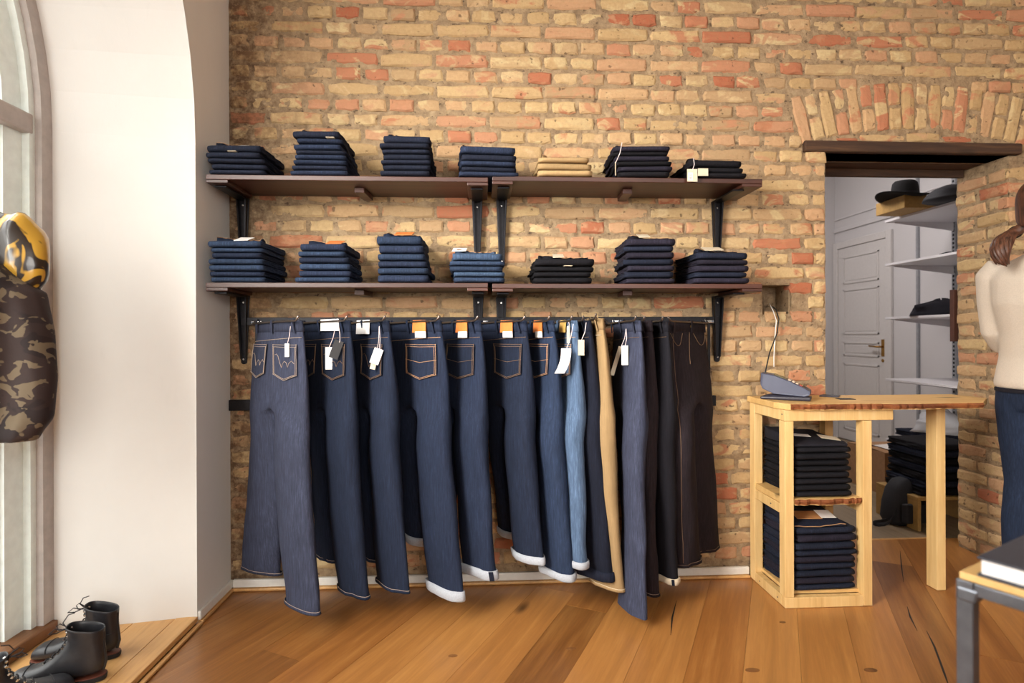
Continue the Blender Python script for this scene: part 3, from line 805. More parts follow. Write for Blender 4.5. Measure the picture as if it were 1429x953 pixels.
# ================================================================== FOLDED JEANS
def folded_mesh(seed):
    """unit folded garment: x 0..1, y 0 (front fold)..1, z 0..1; rounded fold in front, layered edges at the sides"""
    r = random.Random(seed); off = Vector((r.uniform(0, 50), r.uniform(0, 50), r.uniform(0, 50)))
    nx, ny, nt = 12, 12, 15
    per = [(i / nx, 0, 'f') for i in range(nx)] + [(1, j / ny, 's') for j in range(ny)] + [(1 - i / nx, 1, 'b') for i in range(nx)] + [(0, 1 - j / ny, 's') for j in range(ny)]
    rings = []
    for k in range(nt):
        t = k / (nt - 1)
        ring = []
        for x, y, sd in per:
            n1 = noise.noise(Vector((x * 3, y * 3, 0)) + off); n2 = noise.noise(Vector((x * 7, y * 7, t * 5)) + off * 1.3)
            ang = math.pi * (t - .5)
            if sd == 'f' and 0 < x < 1: o = -.075 * math.cos(ang) ** .8; ex, ey = 0, o
            elif sd == 's' and y > 0:
                zq = .5 + .5 * math.sin(ang); ly = min(2, int(zq * 3)); lob = abs(math.sin(3 * math.pi * zq)) ** .5 * (.034 + .05 * noise.noise(Vector((ly * 3.7, y * 5, x)) + off)) + n2 * .012 - .012
                ex, ey = (lob if x > .5 else -lob), 0
            else:
                o = .045 * math.cos(ang); ex, ey = (o * .5 if x > .5 else -o * .5), (-o if y < .5 else o)
            zz = .5 + .46 * math.sin(ang) + n1 * .06 * (1 - abs(2 * t - 1)) + n2 * .03
            ring.append(Vector((x + ex + n1 * .006, y + ey, zz)))
        rings.append(ring)
    def cap(ring, s):
        c = []
        for q in (.6, .25):
            cc = []
            for p in ring:
                x, y = .5 + (p.x - .5) * q, .5 + (p.y - .5) * q
                cc.append(Vector((x, y, (.985 if s > 0 else .015) + s * .012 * noise.noise(Vector((x * 4, y * 4, 3)) + off))))
            c.append(cc)
        return c
    lo = cap(rings[0], -1); hi = cap(rings[-1], 1)
    m = MB(); m.loft([lo[1], lo[0]] + rings + [hi[0], hi[1]])
    return m.mesh('folded_jeans', smooth=True)
FOLD = [folded_mesh(s) for s in range(10)]
FOLDM = {}
ORD = ['bottom', 'second from the bottom', 'third from the bottom', 'fourth from the bottom', 'fifth from the bottom', 'sixth from the bottom', 'seventh from the bottom', 'eighth from the bottom', 'ninth from the bottom', 'tenth from the bottom', 'eleventh from the bottom']
def fold_piece(mat, x0, x1, y0, y1, z0, z1, rot, label, group, vi=None):
    vi = RND.randrange(len(FOLD)) if vi is None else vi
    mat = 'f_' + mat.replace('d_', '')
    key = (vi, mat)
    if key not in FOLDM:
        me = FOLD[vi].copy(); me.materials.append(M[mat]); FOLDM[key] = me
    o = bpy.data.objects.new('folded_jeans', FOLDM[key]); COL.objects.link(o)
    cx, cy = (x0 + x1) / 2, (y0 + y1) / 2
    o.matrix_world = Matrix.Translation((cx, cy, z0)) @ Matrix.Rotation(rot, 4, 'Z') @ Matrix.Diagonal((x1 - x0, y1 - y0, z1 - z0, 1)) @ Matrix.Translation((-.5, -.5, 0))
    tag(o, label, 'jeans', group); return o
def top_bits(o, mat, patch, x0, x1, y0, y1, z, rise=.012, pl=.35, pw=.3):
    """waistband lying on the top garment, with its leather patch or paper label; children of the garment"""
    inv = o.matrix_world.inverted()
    def child(mb, name, mt, smooth=False):
        me = mb.mesh(name, smooth=smooth); me.transform(inv); me.materials.append(M[mt])
        c = bpy.data.objects.new(name, me); COL.objects.link(c); c.parent = o; return c
    W = x1 - x0; rr = random.Random(int(abs(x0) * 977))
    m = MB(); n = 14; rings = []
    for i in range(n + 1):
        f = i / n; x = x0 + .012 + (W - .024) * f
        y = y0 + .055 + .02 * math.sin(f * 3.1) + .012 * math.sin(f * 9 + rr.random() * 6)
        zz = z + .004 + rise * (.5 + .5 * math.sin(f * 5 + rr.random())) * (abs(2 * f - 1) ** .7)
        rings.append([Vector((x, y - .022, z - .006)), Vector((x, y - .02, zz + .004)), Vector((x, y, zz + .008)), Vector((x, y + .022, zz + .003)), Vector((x, y + .03, z - .006))])
    m.loft(rings); child(m, 'waistband', mat, True)
    m = MB().tube([r[1] + Vector((0, -.001, .0012)) for r in rings], .0012, 5); child(m, 'seam', 'stitch')
    if patch:
        a = x0 + W * pl; c = a + W * pw
        m = MB()
        i0, i1 = int(pl * n), min(n, int((pl + pw) * n) + 1)
        zz = max(r[2].z for r in rings[i0:i1 + 1]) + .002
        yy = y0 + .03
        m.hexa([(a, yy - .012, zz - .014), (c, yy - .01, zz - .012), (c + .004, yy + .045, zz + .007), (a + .004, yy + .045, zz + .007),
                (a, yy - .012, zz - .012), (c, yy - .01, zz - .010), (c + .004, yy + .045, zz + .009), (a + .004, yy + .045, zz + .009)])
        child(m, 'patch' if patch in ('orange', 'tanleather') else 'paper_label', patch)
def stack(name, shelf_z, uL, uR, vtop, n, mats, y0=-.272, dep=.262, first_h=1., group='folded jeans on the wall shelves', desc='navy', patch=None, patch_mid=None, skew=.0, lean=0., uLt=None, uRt=None, big_top=1.25, pl=.35, pw=.3):
    ztop = at_y((uL + uR) / 2, vtop, y0).z
    zz = shelf_z + .0012
    total = ztop - zz; hs = [RND.uniform(.85, 1.15) for _ in range(n)]; hs[-1] *= big_top
    s = sum(hs); hs = [h * total / s for h in hs]
    xa, xb = at_y(uL, 300, y0).x, at_y(uR, 300, y0).x
    xta, xtb = at_y(uLt or uL, 300, y0).x, at_y(uRt or uR, 300, y0).x
    for i in range(n):
        f = i / max(1, n - 1)
        a = xa + (xta - xa) * f + RND.uniform(-.008, .008); c = xb + (xtb - xb) * f + RND.uniform(-.007, .007)
        mat = mats[i % len(mats)] if isinstance(mats, (list, tuple)) else mats
        pos = 'topmost' if i == n - 1 else ORD[i]
        o = fold_piece(mat, a, c, y0 + .012 + RND.uniform(-.006, .006), y0 + dep + RND.uniform(-.02, .0), zz, zz + hs[i] * .955, skew + RND.uniform(-.035, .035), f'{desc} folded jeans, {pos} in {name}', group)
        if i == n - 1: top_bits(o, mat, patch, a, c, y0 + .012, y0 + dep, zz + hs[i] * .955, pl=pl, pw=pw)
        elif patch_mid and i in patch_mid:
            inv = o.matrix_world.inverted(); xx = a + (c - a) * RND.uniform(.4, .75)
            m = MB().box(xx, xx + .032, y0 - .012, y0 + .04, zz + hs[i] * .93, zz + hs[i] * .93 + .002)
            me = m.mesh('paper_label'); me.transform(inv); me.materials.append(M['tagcard']); cc = bpy.data.objects.new('paper_label', me); COL.objects.link(cc); cc.parent = o
        zz += hs[i]
    return zz
zs1 = stack('upper stack by the plaster wall', zu1, 295, 366, 201, 5, 'd_navy', desc='dark navy', patch='paper', patch_mid=(3,), uLt=292, uRt=363, pl=.45, pw=.15)
zs2 = stack('tallest upper shelf stack', zu1, 411, 485, 182, 8, ['d_indigo', 'd_navy', 'd_indigo'], desc='indigo', patch='paper', patch_mid=(6,), uRt=474, uLt=412, pl=.66, pw=.2)
zs3 = stack('upper stack beside the tallest one', zu1, 535, 600, 188, 7, 'd_navy', desc='dark indigo', uRt=598, uLt=534)
zs4 = stack('tilted upper stack at the shelf joint', zu1 + .0005, 641, 718, 203, 5, ['d_indigo', 'd_navy'], desc='blue-black', skew=.06, uRt=714)
zs5 = stack('the khaki pile', zu2, 752, 826, 219, 3, 'khaki', desc='khaki', patch='paper', uLt=754, uRt=823, big_top=1.0, pl=.5, pw=.15)
zs6 = stack('upper stack with looped string', zu2, 868, 937, 203, 6, ['d_black', 'd_purple'], desc='blackish', patch='tanleather', uLt=862, uRt=934, skew=-.05, pl=.45, pw=.3)
zs7 = stack('upper stack with price tags', zu2, 968, 1042, 222, 3, 'd_black', desc='black', uRt=1034, uLt=966)
stack('lower stack by the plaster wall', zl1, 295, 365, 335, 7, ['d_blue', 'd_indigo', 'd_blue'], desc='mid-blue', patch='paper', pl=.4, pw=.28)
stack('second lower stack from plaster wall', zl1, 415, 486, 339, 6, ['d_blue', 'd_indigo'], desc='faded blue', patch='orange', uRt=480, uLt=418, pl=.5, pw=.36)
stack('lower stack with big orange patch', zl1, 527, 596, 328, 6, ['d_indigo', 'd_blue'], desc='denim blue', patch='orange', uRt=589, uLt=529, pl=.34, pw=.42)
stack('pale lower stack at shelf joint', zl1 + .0005, 632, 700, 352, 5, ['d_blue', 'd_light', 'd_blue'], desc='lighter blue', patch='paper', uLt=629, uRt=698, skew=.05, pl=.0, pw=.3)
stack('low black lower shelf stack', zl2, 748, 826, 360, 4, 'd_black', desc='black', patch='tagcard', patch_mid=(2,), pl=.3, pw=.2)
stack('tall purple lower shelf stack', zl2, 878, 942, 332, 7, ['d_purple', 'd_navy'], desc='aubergine-blue', patch='tagcard', skew=-.06, pl=.25, pw=.25)
stack('lower stack beside the doorway', zl2, 972, 1043, 351, 5, ['d_purple', 'd_navy', 'd_purple'], desc='dark purple-blue', patch='tagcard', pl=.2, pw=.4, uLt=974, uRt=1041)
# price tags hanging from the upper shelf stacks
def hang_tag(name, label, top, mid, w, h, mat, group=None, tilt=0., printed=None, string='string', turn=0.):
    """string from top to mid, card of w x h below mid; the card is the thing, string and print its parts"""
    top, mid = Vector(top), Vector(mid)
    t = empty(name, mid, label, 'price tag', group)
    R = Matrix.Rotation(turn, 3, 'Z') @ Matrix.Rotation(tilt, 3, 'Y')
    def q(x, y, z): return mid + R @ Vector((x, y, z))
    m = MB()
    if isinstance(h, tuple):      # curled card
        hh, curl = h; n = 8
        rings = []
        for i in range(n + 1):
            f = i / n; dx = -curl * f * f; dy = -.01 * math.sin(f * 3)
            rings.append([q(-w / 2 + dx, dy - .0006, -hh * f), q(w / 2 + dx, dy - .0006, -hh * f), q(w / 2 + dx, dy + .0006, -hh * f), q(-w / 2 + dx, dy + .0006, -hh * f)])
        m.loft(rings)
    else:
        m.hexa([q(-w / 2, -.0008, -h), q(w / 2, -.0008, -h), q(w / 2, .0008, -h), q(-w / 2, .0008, -h), q(-w / 2, -.0008, 0), q(w / 2, -.0008, 0), q(w / 2, .0008, 0), q(-w / 2, .0008, 0)])
    m.build('card', M[mat], t, smooth=False)
    if string:
        k = (top + mid) / 2 + Vector((.004, -.004, -.004))
        MB().tube([top, k, mid + Vector((.002, -.001, .0)), mid + Vector((0, -.0015, -.006))], .0013, 5).build('string', M[string], t)
    if printed:
        for (a, c, z0, z1, mt) in printed:
            m = MB().add([q(a, -.0013, z0), q(c, -.0013, z0), q(c, -.0013, z1), q(a, -.0013, z1)], [(0, 1, 2, 3)]); m.build('printed_mark', M[mt], t)
    return t
p = at_y(966, 236, -.292)
bars = [(-.008 + i * .0022, -.0072 + i * .0022, -.045, -.016, 'blackprint') for i in range(0)]
hang_tag('price_tag', 'beige price tag with a barcode hanging over the upper shelf edge', at_y(968, 221, -.286), p, .042, .05, 'tagcard', 'price tags on strings',
         printed=[(-.017, .002, -.045, -.014, 'paper')] + [(-.015, .000, -.042 + i * .004, -.0405 + i * .004, 'blackprint') for i in range(6)])
p = at_y(981, 235, -.289)
hang_tag('price_tag', 'small blank beige tag lying against the black upper shelf jeans', at_y(984, 229, -.285), p, .042, .03, 'tagcard', 'price tags on strings', string=None)
p = at_y(859, 226, -.292)
hang_tag('price_tag', 'thin grey tag on a long loop of string beside black stack', at_y(868, 199, -.288), p, .008, .055, 'tagcard', 'price tags on strings', turn=.9)

# ================================================================== RAIL
rz0, rz1 = at_y(345, 454, -.02).z, at_y(345, 443, -.02).z
xr0, xr1 = wx(336, -.02), wx(1002, -.02)
rail = empty('hanging_rail', ((xr0 + xr1) / 2, -.01, .79), 'black steel wall rail with outreaching hook arms holding the jeans', 'clothes rail')
MB().box(xr0, xr1, -.026, -.006, rz0, rz1).build('upper_bar', M['metal'], rail, bevel=.002)
lz0, lz1 = at_y(330, 573, -.02).z, at_y(330, 558, -.02).z
MB().box(XL + .003, wx(998, -.02), -.024, -.006, lz0, lz1).build('lower_bar', M['metal'], rail, bevel=.002)
for u in (358, 674, 860, 988):
    x = wx(u, -.03)
    MB().bar((x, -.033, lz0 + .01), (x, -.033, rz1 - .006), .011, .008).build('upright_strip', M['metal'], rail)
    cl = MB().box(x - .022, x + .022, -.040, -.026, rz0 + .004, rz0 + .020).build('clamp', M['chrome'], rail, bevel=.003)
    for s in (-1, 1): MB().tube([(x + s * .015, -.044, rz0 + .012), (x + s * .015, -.039, rz0 + .012)], .005, 8).build('screw', M['steel'], cl)
    cl = MB().box(x - .012, x + .014, -.040, -.026, lz0 + .014, lz0 + .030).build('clamp', M['chrome'], rail, bevel=.003)

# ================================================================== HANGING JEANS
def V2(p): return Vector((p.x, p.y))
def hanging(label, mat, A, B, rear, front, st='stitch', cuff=None, patch=None, flap=False, pockets=((.48, .96),), pz=(.088, .205), vtop=449, thick=1., loops=(.1, .5, .93), group='jeans hanging on the wall rail', emb=None, hemst='whitestitch', cuffh=.034, selv=False, bow=0., fly=False, mid=.5, crotch=.33, seam=False):
    """A, B: (u, y) of the rear and near ends of the waistband. rear/front: (uL, yL, uR, yR, v) of each leg's hem."""
    a, b = at_y(A[0], vtop, A[1]), at_y(B[0], vtop, B[1])
    zt = (a.z + b.z) / 2
    A2, B2 = V2(a), V2(b)
    def hem(h):
        p, q = at_y(h[0], h[4], h[1]), at_y(h[2], h[4], h[3])
        return V2(p), V2(q), (p.z + q.z) / 2
    R0, R1, zr = hem(rear); Fa, Fb, zf = hem(front)
    zc = zt - crotch
    zmean = (zr + zf) / 2
    n0 = Vector((-(B2 - A2).y, (B2 - A2).x)).normalized()
    cxy = (A2 + B2) / 2
    if n0.dot(Vector((0, -DIST)) - cxy) < 0: n0 = -n0
    # outer edges run straight from the waist to the hems
    def lerp(p, q, t): return p + (q - p) * t
    tcR, tcF = (zt - zc) / (zt - zr), (zt - zc) / (zt - zf)
    Rc0, Fc1 = lerp(A2, R0, tcR), lerp(B2, Fb, tcF)
    Mc = lerp(Rc0, Fc1, mid)
    sd = random.Random(label).uniform(0, 60)
    def ends_torso(z):
        t = (zt - z) / (zt - zc); hip = .012 * math.sin(min(1, t) * math.pi)
        p, q = lerp(A2, Rc0, t), lerp(B2, Fc1, t); d = (q - p).normalized()
        return p - d * hip, q + d * hip
    def ends_leg(which, z):
        if which == 'F':
            t = (zc - z) / (zc - zf); p, q = lerp(Mc, Fa, t ** 2.6), lerp(Fc1, Fb, t)
        else:
            t = (zc - z) / (zc - zr); p, q = lerp(Rc0, R0, t), lerp(Mc, R1, t ** 2.6)
        k = bow * math.sin(t * math.pi) + (.016 if which == 'F' else -.016) * min(1, t * 5)
        return p + n0 * k, q + n0 * k
    def half(z):
        t = max(0., zt - z)
        if t < crotch: return thick * (.017 + .03 * (t / crotch) ** .8)
        return thick * (.047 - .02 * min(1, (t - crotch) / .7))
    EX = 2.3
    def pt(p, q, bb, phi, z, amp):
        c, d = (p + q) / 2, (q - p) / 2
        x, y = math.cos(phi), math.sin(phi)
        sx = math.copysign(abs(x) ** (2 / EX), x); sy = math.copysign(abs(y) ** (2 / EX), y)
        nn = Vector((-d.y, d.x)).normalized()
        if nn.dot(n0) < 0: nn = -nn
        w_ = noise.noise(Vector((sx * 1.6 + sd, sy * .8, z * 5))) * amp + noise.noise(Vector((sx * 3 + sd, z * 16, sy + 7))) * amp * .45
        v = c + d * sx + nn * (bb * sy + w_)
        return Vector((v.x, v.y, z))
    N = 24; ph = [2 * math.pi * i / N for i in range(N)]
    m = MB(); rings = []
    nt = 8
    for k in range(nt):
        z = zt - (zt - zc) * k / (nt - 1); p, q = ends_torso(z)
        rings.append([pt(p, q, half(z), f, z, .004 + .006 * k / nt) for f in ph])
    m.loft(rings, False, False)
    base = (nt - 1) * N
    # crotch seam points between mid front (N/4) and mid back (3N/4)
    pf, pbk = rings[-1][N // 4], rings[-1][3 * N // 4]
    seam_i = []
    for s in (.25, .5, .75):
        m.v.append(pf.lerp(pbk, s) + Vector((0, 0, .012))); seam_i.append(len(m.v) - 1)
    FI = [base + i for i in list(range(3 * N // 4, N)) + list(range(0, N // 4 + 1))] + seam_i            # phi -90..90 then seam front->back
    RI_ = [base + i for i in range(N // 4, 3 * N // 4 + 1)] + seam_i[::-1]
    hems = {}
    for which, idx, zh in (('F', FI, zf), ('R', RI_, zr)):
        cnt = len(idx); half_n = N // 2 + 1
        if which == 'F':
            ang_ = [-math.pi / 2 + math.pi * i / (half_n - 1) for i in range(half_n)] + [math.pi / 2 + math.pi * (j + 1) / 4 for j in range(3)]
        else:
            ang_ = [math.pi / 2 + math.pi * i / (half_n - 1) for i in range(half_n)] + [-math.pi / 2 + math.pi * (j + 1) / 4 for j in range(3)]
        prev = idx; nl = 15
        for k in range(1, nl + 1):
            z = zc + (zh - zc) * k / nl; p, q = ends_leg(which, z)
            tl = k / nl
            amp = .008 + .004 * tl
            cur = []
            for f in ang_:
                m.v.append(pt(p, q, half(z), f, z, amp)); cur.append(len(m.v) - 1)
            for j in range(cnt):
                m.f.append((prev[j], prev[(j + 1) % cnt], cur[(j + 1) % cnt], cur[j]))
            prev = cur
        hems[which] = (prev, zh)
    t = empty('hanging_jeans', ((A2.x + B2.x) / 2, (A2.y + B2.y) / 2, zmean), label, 'jeans', group)
    body = m.build('denim_body', M[mat], t, smooth=True, subsurf=1)
    # surface lookup on the visible side
    def surf(f, z, e=.004):
        if z >= zc: p, q = ends_torso(z)
        else: p, q = ends_leg('F', z)
        s = max(-.985, min(.985, 2 * f - 1)); phi = math.acos(math.copysign(abs(s) ** (EX / 2), s))
        k = (zt - z) / max(.001, zt - zc)
        v = pt(p, q, half(z), phi, z, (.004 + .006 * min(1, k)) if z >= zc else .009)
        return v + Vector((n0.x, n0.y, 0)) * e
    # waistband
    r2 = []
    for dz, e in ((.001, .000), (.0015, .003), (-.02, .004), (-.040, .004), (-.041, .0005)):
        z = zt + dz; p, q = ends_torso(z); d = (q - p).normalized() * e
        r2.append([pt(p - d, q + d, half(zt - .02) + e, f, z, .004) for f in ph])
    m2 = MB(); m2.loft(r2, False, False); m2.build('waistband', M[mat], t, smooth=True)
    # arm of the rail and belt loops hanging on it
    off = Vector((n0.x, n0.y, 0)) * (half(zt) + .012)
    ra = Vector((A2.x, A2.y, zt - .004)) + off; rb = Vector((B2.x, B2.y, zt + .000)) + off
    dirv = (rb - ra).normalized()
    MB().tube([Vector((ra.x - dirv.x * .02, -.02, rz1 - .012)), ra, rb, rb + dirv * .02 + Vector((0, 0, .001)), rb + dirv * .04 + Vector((0, 0, .016))], .0038, 8).build('hook_arm', M['rod'], rail, smooth=True)
    for f in loops:
        m3 = MB(); pts = [surf(f, zt - .046, .006), surf(f, zt - .02, .011), surf(f, zt + .004, .016), surf(f, zt + .008, .004), surf(f, zt - .004, -.002)]
        dx = (ends_torso(zt)[1] - ends_torso(zt)[0]).normalized() * .0055; dx = Vector((dx.x, dx.y, 0)); nz = Vector((n0.x, n0.y, 0)) * .0015
        m3.loft([[p - dx - nz, p + dx - nz, p + dx + nz, p - dx + nz] for p in pts]); m3.build('belt_loop', M[mat], t)
    # yoke seam
    ys = [surf(f / 12, zt - .062 - .018 * (1 - f / 12), .0025) for f in range(0, 13)]
    if not fly: MB().tube(ys, .0010, 5).build('yoke_seam', M[st], t)
    else:
        w1 = [surf(.56 + .1 * math.sin(k / 8 * 1.57), zt - .045 - .13 * k / 8, .003) for k in range(9)]
        MB().tube(w1, .0011, 5).build('fly_seam', M[st], t)
        for fa, fb in ((.08, .44), (.74, .97)):
            w2 = [surf(fa + (fb - fa) * (k / 8), zt - .045 - .055 * math.sin(k / 8 * math.pi * .95 + .08) * (1 if k < 6 else 1), .003) for k in range(9)]
            MB().tube(w2, .0012, 5).build('front_pocket_seam', M[st], t)
        m4 = MB(); c = surf(.5, zt - .02, .006); m4.tube([c, c + Vector((n0.x, n0.y, 0)) * .004], .006, 10); m4.build('button', M['brass'], t)
    for pk, (f0, f1) in enumerate(pockets if not fly else ()):
        zt0, zt1 = zt - pz[0], zt - pz[1]
        def P(x, y, e=.0055):
            bot = zt1 - .022 * (1 - abs(2 * x - 1)) if True else zt1
            ff = f0 + (f1 - f0) * (x + (x - .5) * -.10 * y)
            return surf(ff, zt0 + (bot - zt0) * y, e)
        m4 = MB(); m4.grid(lambda x, y: P(x, y), 9, 9); m4.build('back_pocket', M[mat], t, smooth=True)
        lines = [[P(i / 10, .02, .007) for i in range(11)], [P(i / 10, .085, .007) for i in range(11)],
                 [P(.015, j / 10, .007) for j in range(11)] + [P(i / 12, .99, .007) for i in range(13)] + [P(.985, 1 - j / 10, .007) for j in range(11)],
                 [P(.05, .1 + j / 12, .007) for j in range(11)] + [P(.05 + i / 13.3, .955, .007) for i in range(13)] + [P(.95, .92 - j / 12, .007) for j in range(11)]]
        if emb is None: lines.append([P(i / 10, .52, .007) for i in range(11)])
        if emb == 'm':
            pts = [(.12, .34), (.2, .3), (.28, .36), (.36, .55), (.42, .66), (.47, .55), (.55, .47), (.63, .52), (.69, .66), (.74, .56), (.84, .5), (.92, .6)]
            lines.append([P(x, y, .0075) for x, y in pts])
        for ln in lines: MB().tube(ln, .0009, 5).build('stitching', M[st], t)
    if patch:
        m5 = MB(); m5.grid(lambda x, y: surf(.6 + .24 * x, zt + .004 - .048 * y, .0105 + .002 * y), 6, 4); pc = m5.build('patch', M[patch], t, solid=.002)
        if flap:
            m5 = MB(); m5.grid(lambda x, y: surf(.66 + .18 * x, zt - .040 - .024 * y, .013 + .004 * math.sin(x * 3) * y), 5, 3); m5.build('paper_flap', M['paper'], t, solid=.0012)
    if seam:
        for f in (.93,):
            w1 = [surf(f, zt - .05 - (zt - zf - .07) * k / 24, .0012) for k in range(25)]; MB().tube(w1, .0011, 5).build('side_seam', M[st], t)
    for which, zh in (('F', zf), ('R', zr)):
        angs = [2 * math.pi * i / 20 for i in range(20)]
        def hr(z, e, ex):
            p, q = ends_leg(which, max(z, zh)); d = (q - p).normalized() * ex
            return [pt(p - d, q + d, half(zh) + e, f, max(z, zh), .012) + Vector((0, 0, z - max(z, zh))) for f in angs]
        if cuff and (which == 'F' or cuff != 'd_navy'):
            hh = cuffh
            m6 = MB(); m6.loft([hr(zh + hh + .001, .002, .002), hr(zh + hh, .007, .006), hr(zh + hh * .5, .008, .007), hr(zh + .001, .007, .006), hr(zh - .003, .003, .003), hr(zh + .004, -.002, -.002)], False, False)
            cf = m6.build('cuff', M[cuff], t, smooth=True)
            if selv and which == 'F':
                q1 = hr(zh + hh + .0015, .0085, .0075); q0 = hr(zh - .001, .0085, .0075)
                ii = [i for i in range(20) if abs(math.cos(angs[i]) - .72) < .25 and math.sin(angs[i]) > 0][:2] or [3, 4]
                m7 = MB().add([q0[ii[0]], q0[ii[-1]], q1[ii[-1]], q1[ii[0]]], [(0, 1, 2, 3)]); m7.build('selvedge', M['d_navy'], cf)
        elif hemst:
            rr = hr(zh + .011, .0016, .0012); MB().tube(rr + [rr[0]], .0008, 5, False).build('hem_stitch', M[hemst], t)
            m6 = MB(); m6.loft([hr(zh + .012, .0008, .0006), hr(zh + .009, .003, .002), hr(zh, .003, .002), hr(zh, -.002, -.002)], False, False); m6.build('hem', M[mat], t, smooth=True)
    return surf, zt

YA, YB_ = -.075, -.36
s1, z1 = hanging('slate blue jeans with curved pocket stitching, hanging beside the plaster wall', 'd_grey', (362, -.075), (420, -.37), (331, -.07, 386, -.17, 799), (405, -.30, 450, -.43, 846), emb='m', pockets=((.04, .42), (.56, .95)), st='whitestitch', bow=.0, thick=.9)
s2, z2 = hanging('dark jeans with white and black card tags and pentagon pocket stitching', 'd_indigo', (424, YA), (487, YB_), (440, -.08, 465, -.20, 780), (478, -.26, 518, -.39, 825), emb='m', pockets=((.08, .45), (.55, .95)), st='goldstitch', patch=None)
s3, z3 = hanging('dark indigo jeans with a folded booklet tag on white string', 'd_indigo', (492, YA), (541, YB_), (503, -.08, 528, -.20, 780), (530, -.25, 577, -.38, 817), emb='m', pockets=((.45, .93),), st='goldstitch')
s4, z4 = hanging('indigo jeans with white turned cuff, orange patch and large stitched pocket', 'd_indigo', (545, YA), (614, -.365), (562, -.07, 588, -.17, 757), (603, -.26, 651, -.39, 827), cuff='cuff', patch='orange', flap=True, pockets=((.45, .95),))
s5, z5 = hanging('navy jeans with narrow pale selvedge cuff, hanging after the white-cuffed pair', 'd_indigo', (615, YA), (669, -.355), (584, -.07, 622, -.17, 757), (652, -.25, 697, -.37, 799), cuff='cuff', patch='orange', flap=True, pockets=((.4, .93),), selv=True, st='goldstitch')
s6, z6 = hanging('navy jeans with orange patch, cuff turned short well above the baseboard', 'd_indigo', (672, YA), (733, -.345), (693, -.07, 727, -.17, 748), (722, -.24, 763, -.36, 779), cuff='cuff', patch='orange', flap=True, pockets=((.42, .95),), cuffh=.028, st='goldstitch')
s7, z7 = hanging('indigo jeans with orange patch, hanging just before the washed blue pair', 'd_blue', (733, YA), (771, -.35), (735, -.08, 768, -.19, 772), (763, -.25, 805, -.38, 801), cuff='cuff', patch='orange', flap=True, pockets=((.3, .93),), cuffh=.026)
s8, z8 = hanging('washed light blue jeans with large curled white tag and pale cuff', 'd_light', (774, YA), (804, -.36), (782, -.08, 802, -.19, 772), (787, -.27, 822, -.39, 785), cuff='cuff', patch='yellowlabel', pockets=((.3, .95),), cuffh=.024)
s9, z9 = hanging('navy jeans with dark turned cuff, hanging before the khaki trousers', 'd_navy', (800, YA), (821, -.35), (803, -.08, 828, -.18, 784), (809, -.25, 862, -.37, 802), cuff='d_navy', pockets=(), emb=1, st='goldstitch')
s10, z10 = hanging('khaki cotton trousers hanging between the dark jeans', 'khaki', (824, YA), (840, -.37), (822, -.08, 852, -.18, 800), (828, -.25, 876, -.38, 817), pockets=(), hemst='tagcard', st='tagcard', vtop=446)
s11, z11 = hanging('long slate blue jeans reaching nearest the floor, with white and grey tags', 'd_grey', (858, YA), (893, -.39), (872, -.10, 902, -.22, 815), (866, -.30, 908, -.46, 851), pockets=(), hemst=None, st='goldstitch')
s12, z12 = hanging('narrow black jeans squeezed behind the long slate blue pair', 'd_brown', (884, YA), (906, -.33), (893, -.08, 912, -.17, 795), (902, -.24, 920, -.35, 825), pockets=(), hemst='whitestitch', st='goldstitch')
s13, z13 = hanging('black jeans with beige selvedge cuff near the end of the rail', 'd_black', (906, YA), (931, -.32), (914, -.07, 934, -.15, 780), (919, -.22, 949, -.33, 808), pockets=(), cuff='tagcard', cuffh=.022, selv=True, st='goldstitch')
s14, z14 = hanging('brown-black jeans hanging front side out at the end of the rail', 'd_brown', (979, -.07), (930, -.26), (1009, -.05, 966, -.11, 769), (974, -.16, 941, -.26, 783), pockets=(), fly=True, st='goldstitch', hemst='goldstitch', thick=1.1, mid=.55, seam=True)
# tags
tg = lambda s, f, z, e=.012: s(f, z, e)
GT = 'tags hanging on the rail jeans'
hang_tag('price_tag', 'long narrow white tag on the leftmost slate blue jeans', tg(s1, .9, z1 - .02), tg(s1, .86, z1 - .085, .016), .016, .05, 'paper', GT)
hang_tag('price_tag', 'white card strip on the dark jeans with pentagon stitching', tg(s2, .85, z2 - .02), tg(s2, .74, z2 - .10, .016), .026, .085, 'paper', GT)
hang_tag('price_tag', 'black diamond card tag beside the white card strip', tg(s2, .9, z2 - .02), tg(s2, .93, z2 - .075, .022), .034, .07, 'blackprint', GT, tilt=.35)
hang_tag('price_tag', 'folded white booklet tag on doubled string', tg(s3, .93, z3 - .02, .014), tg(s3, .93, z3 - .105, .02), .034, .06, 'paper', GT, tilt=.35)
hang_tag('price_tag', 'grey underside card below the folded booklet tag', tg(s3, .93, z3 - .02, .014), tg(s3, .86, z3 - .125, .016), .02, .06, 'tagcard', GT, tilt=.25)
lb = MB(); lb.grid(lambda x, y: s3(.34 + .36 * x, z3 + .006 - .055 * y, .011), 5, 4)
tag(lb.build('paper_label', M['paper'], solid=.001), 'white paper label on the waistband of the booklet-tagged jeans', 'label')
lb = MB(); lb.grid(lambda x, y: s2(.55 + .35 * x, z2 + .008 - .045 * y, .011), 5, 4)
tag(lb.build('paper_label', M['paper'], solid=.001), 'pinkish white paper label on the pentagon-stitched jeans waistband', 'label')
hang_tag('price_tag', 'large curled white tag on the washed light blue jeans', at_y(800, 452, -.385), at_y(790, 486, -.392), .038, (.095, .026), 'paper', GT)
hang_tag('price_tag', 'narrow pink-edged tag at the washed blue jeans waistband', tg(s8, .95, z8 + .002, .016), tg(s8, .97, z8 - .02, .02), .012, .065, 'tagcard', GT)
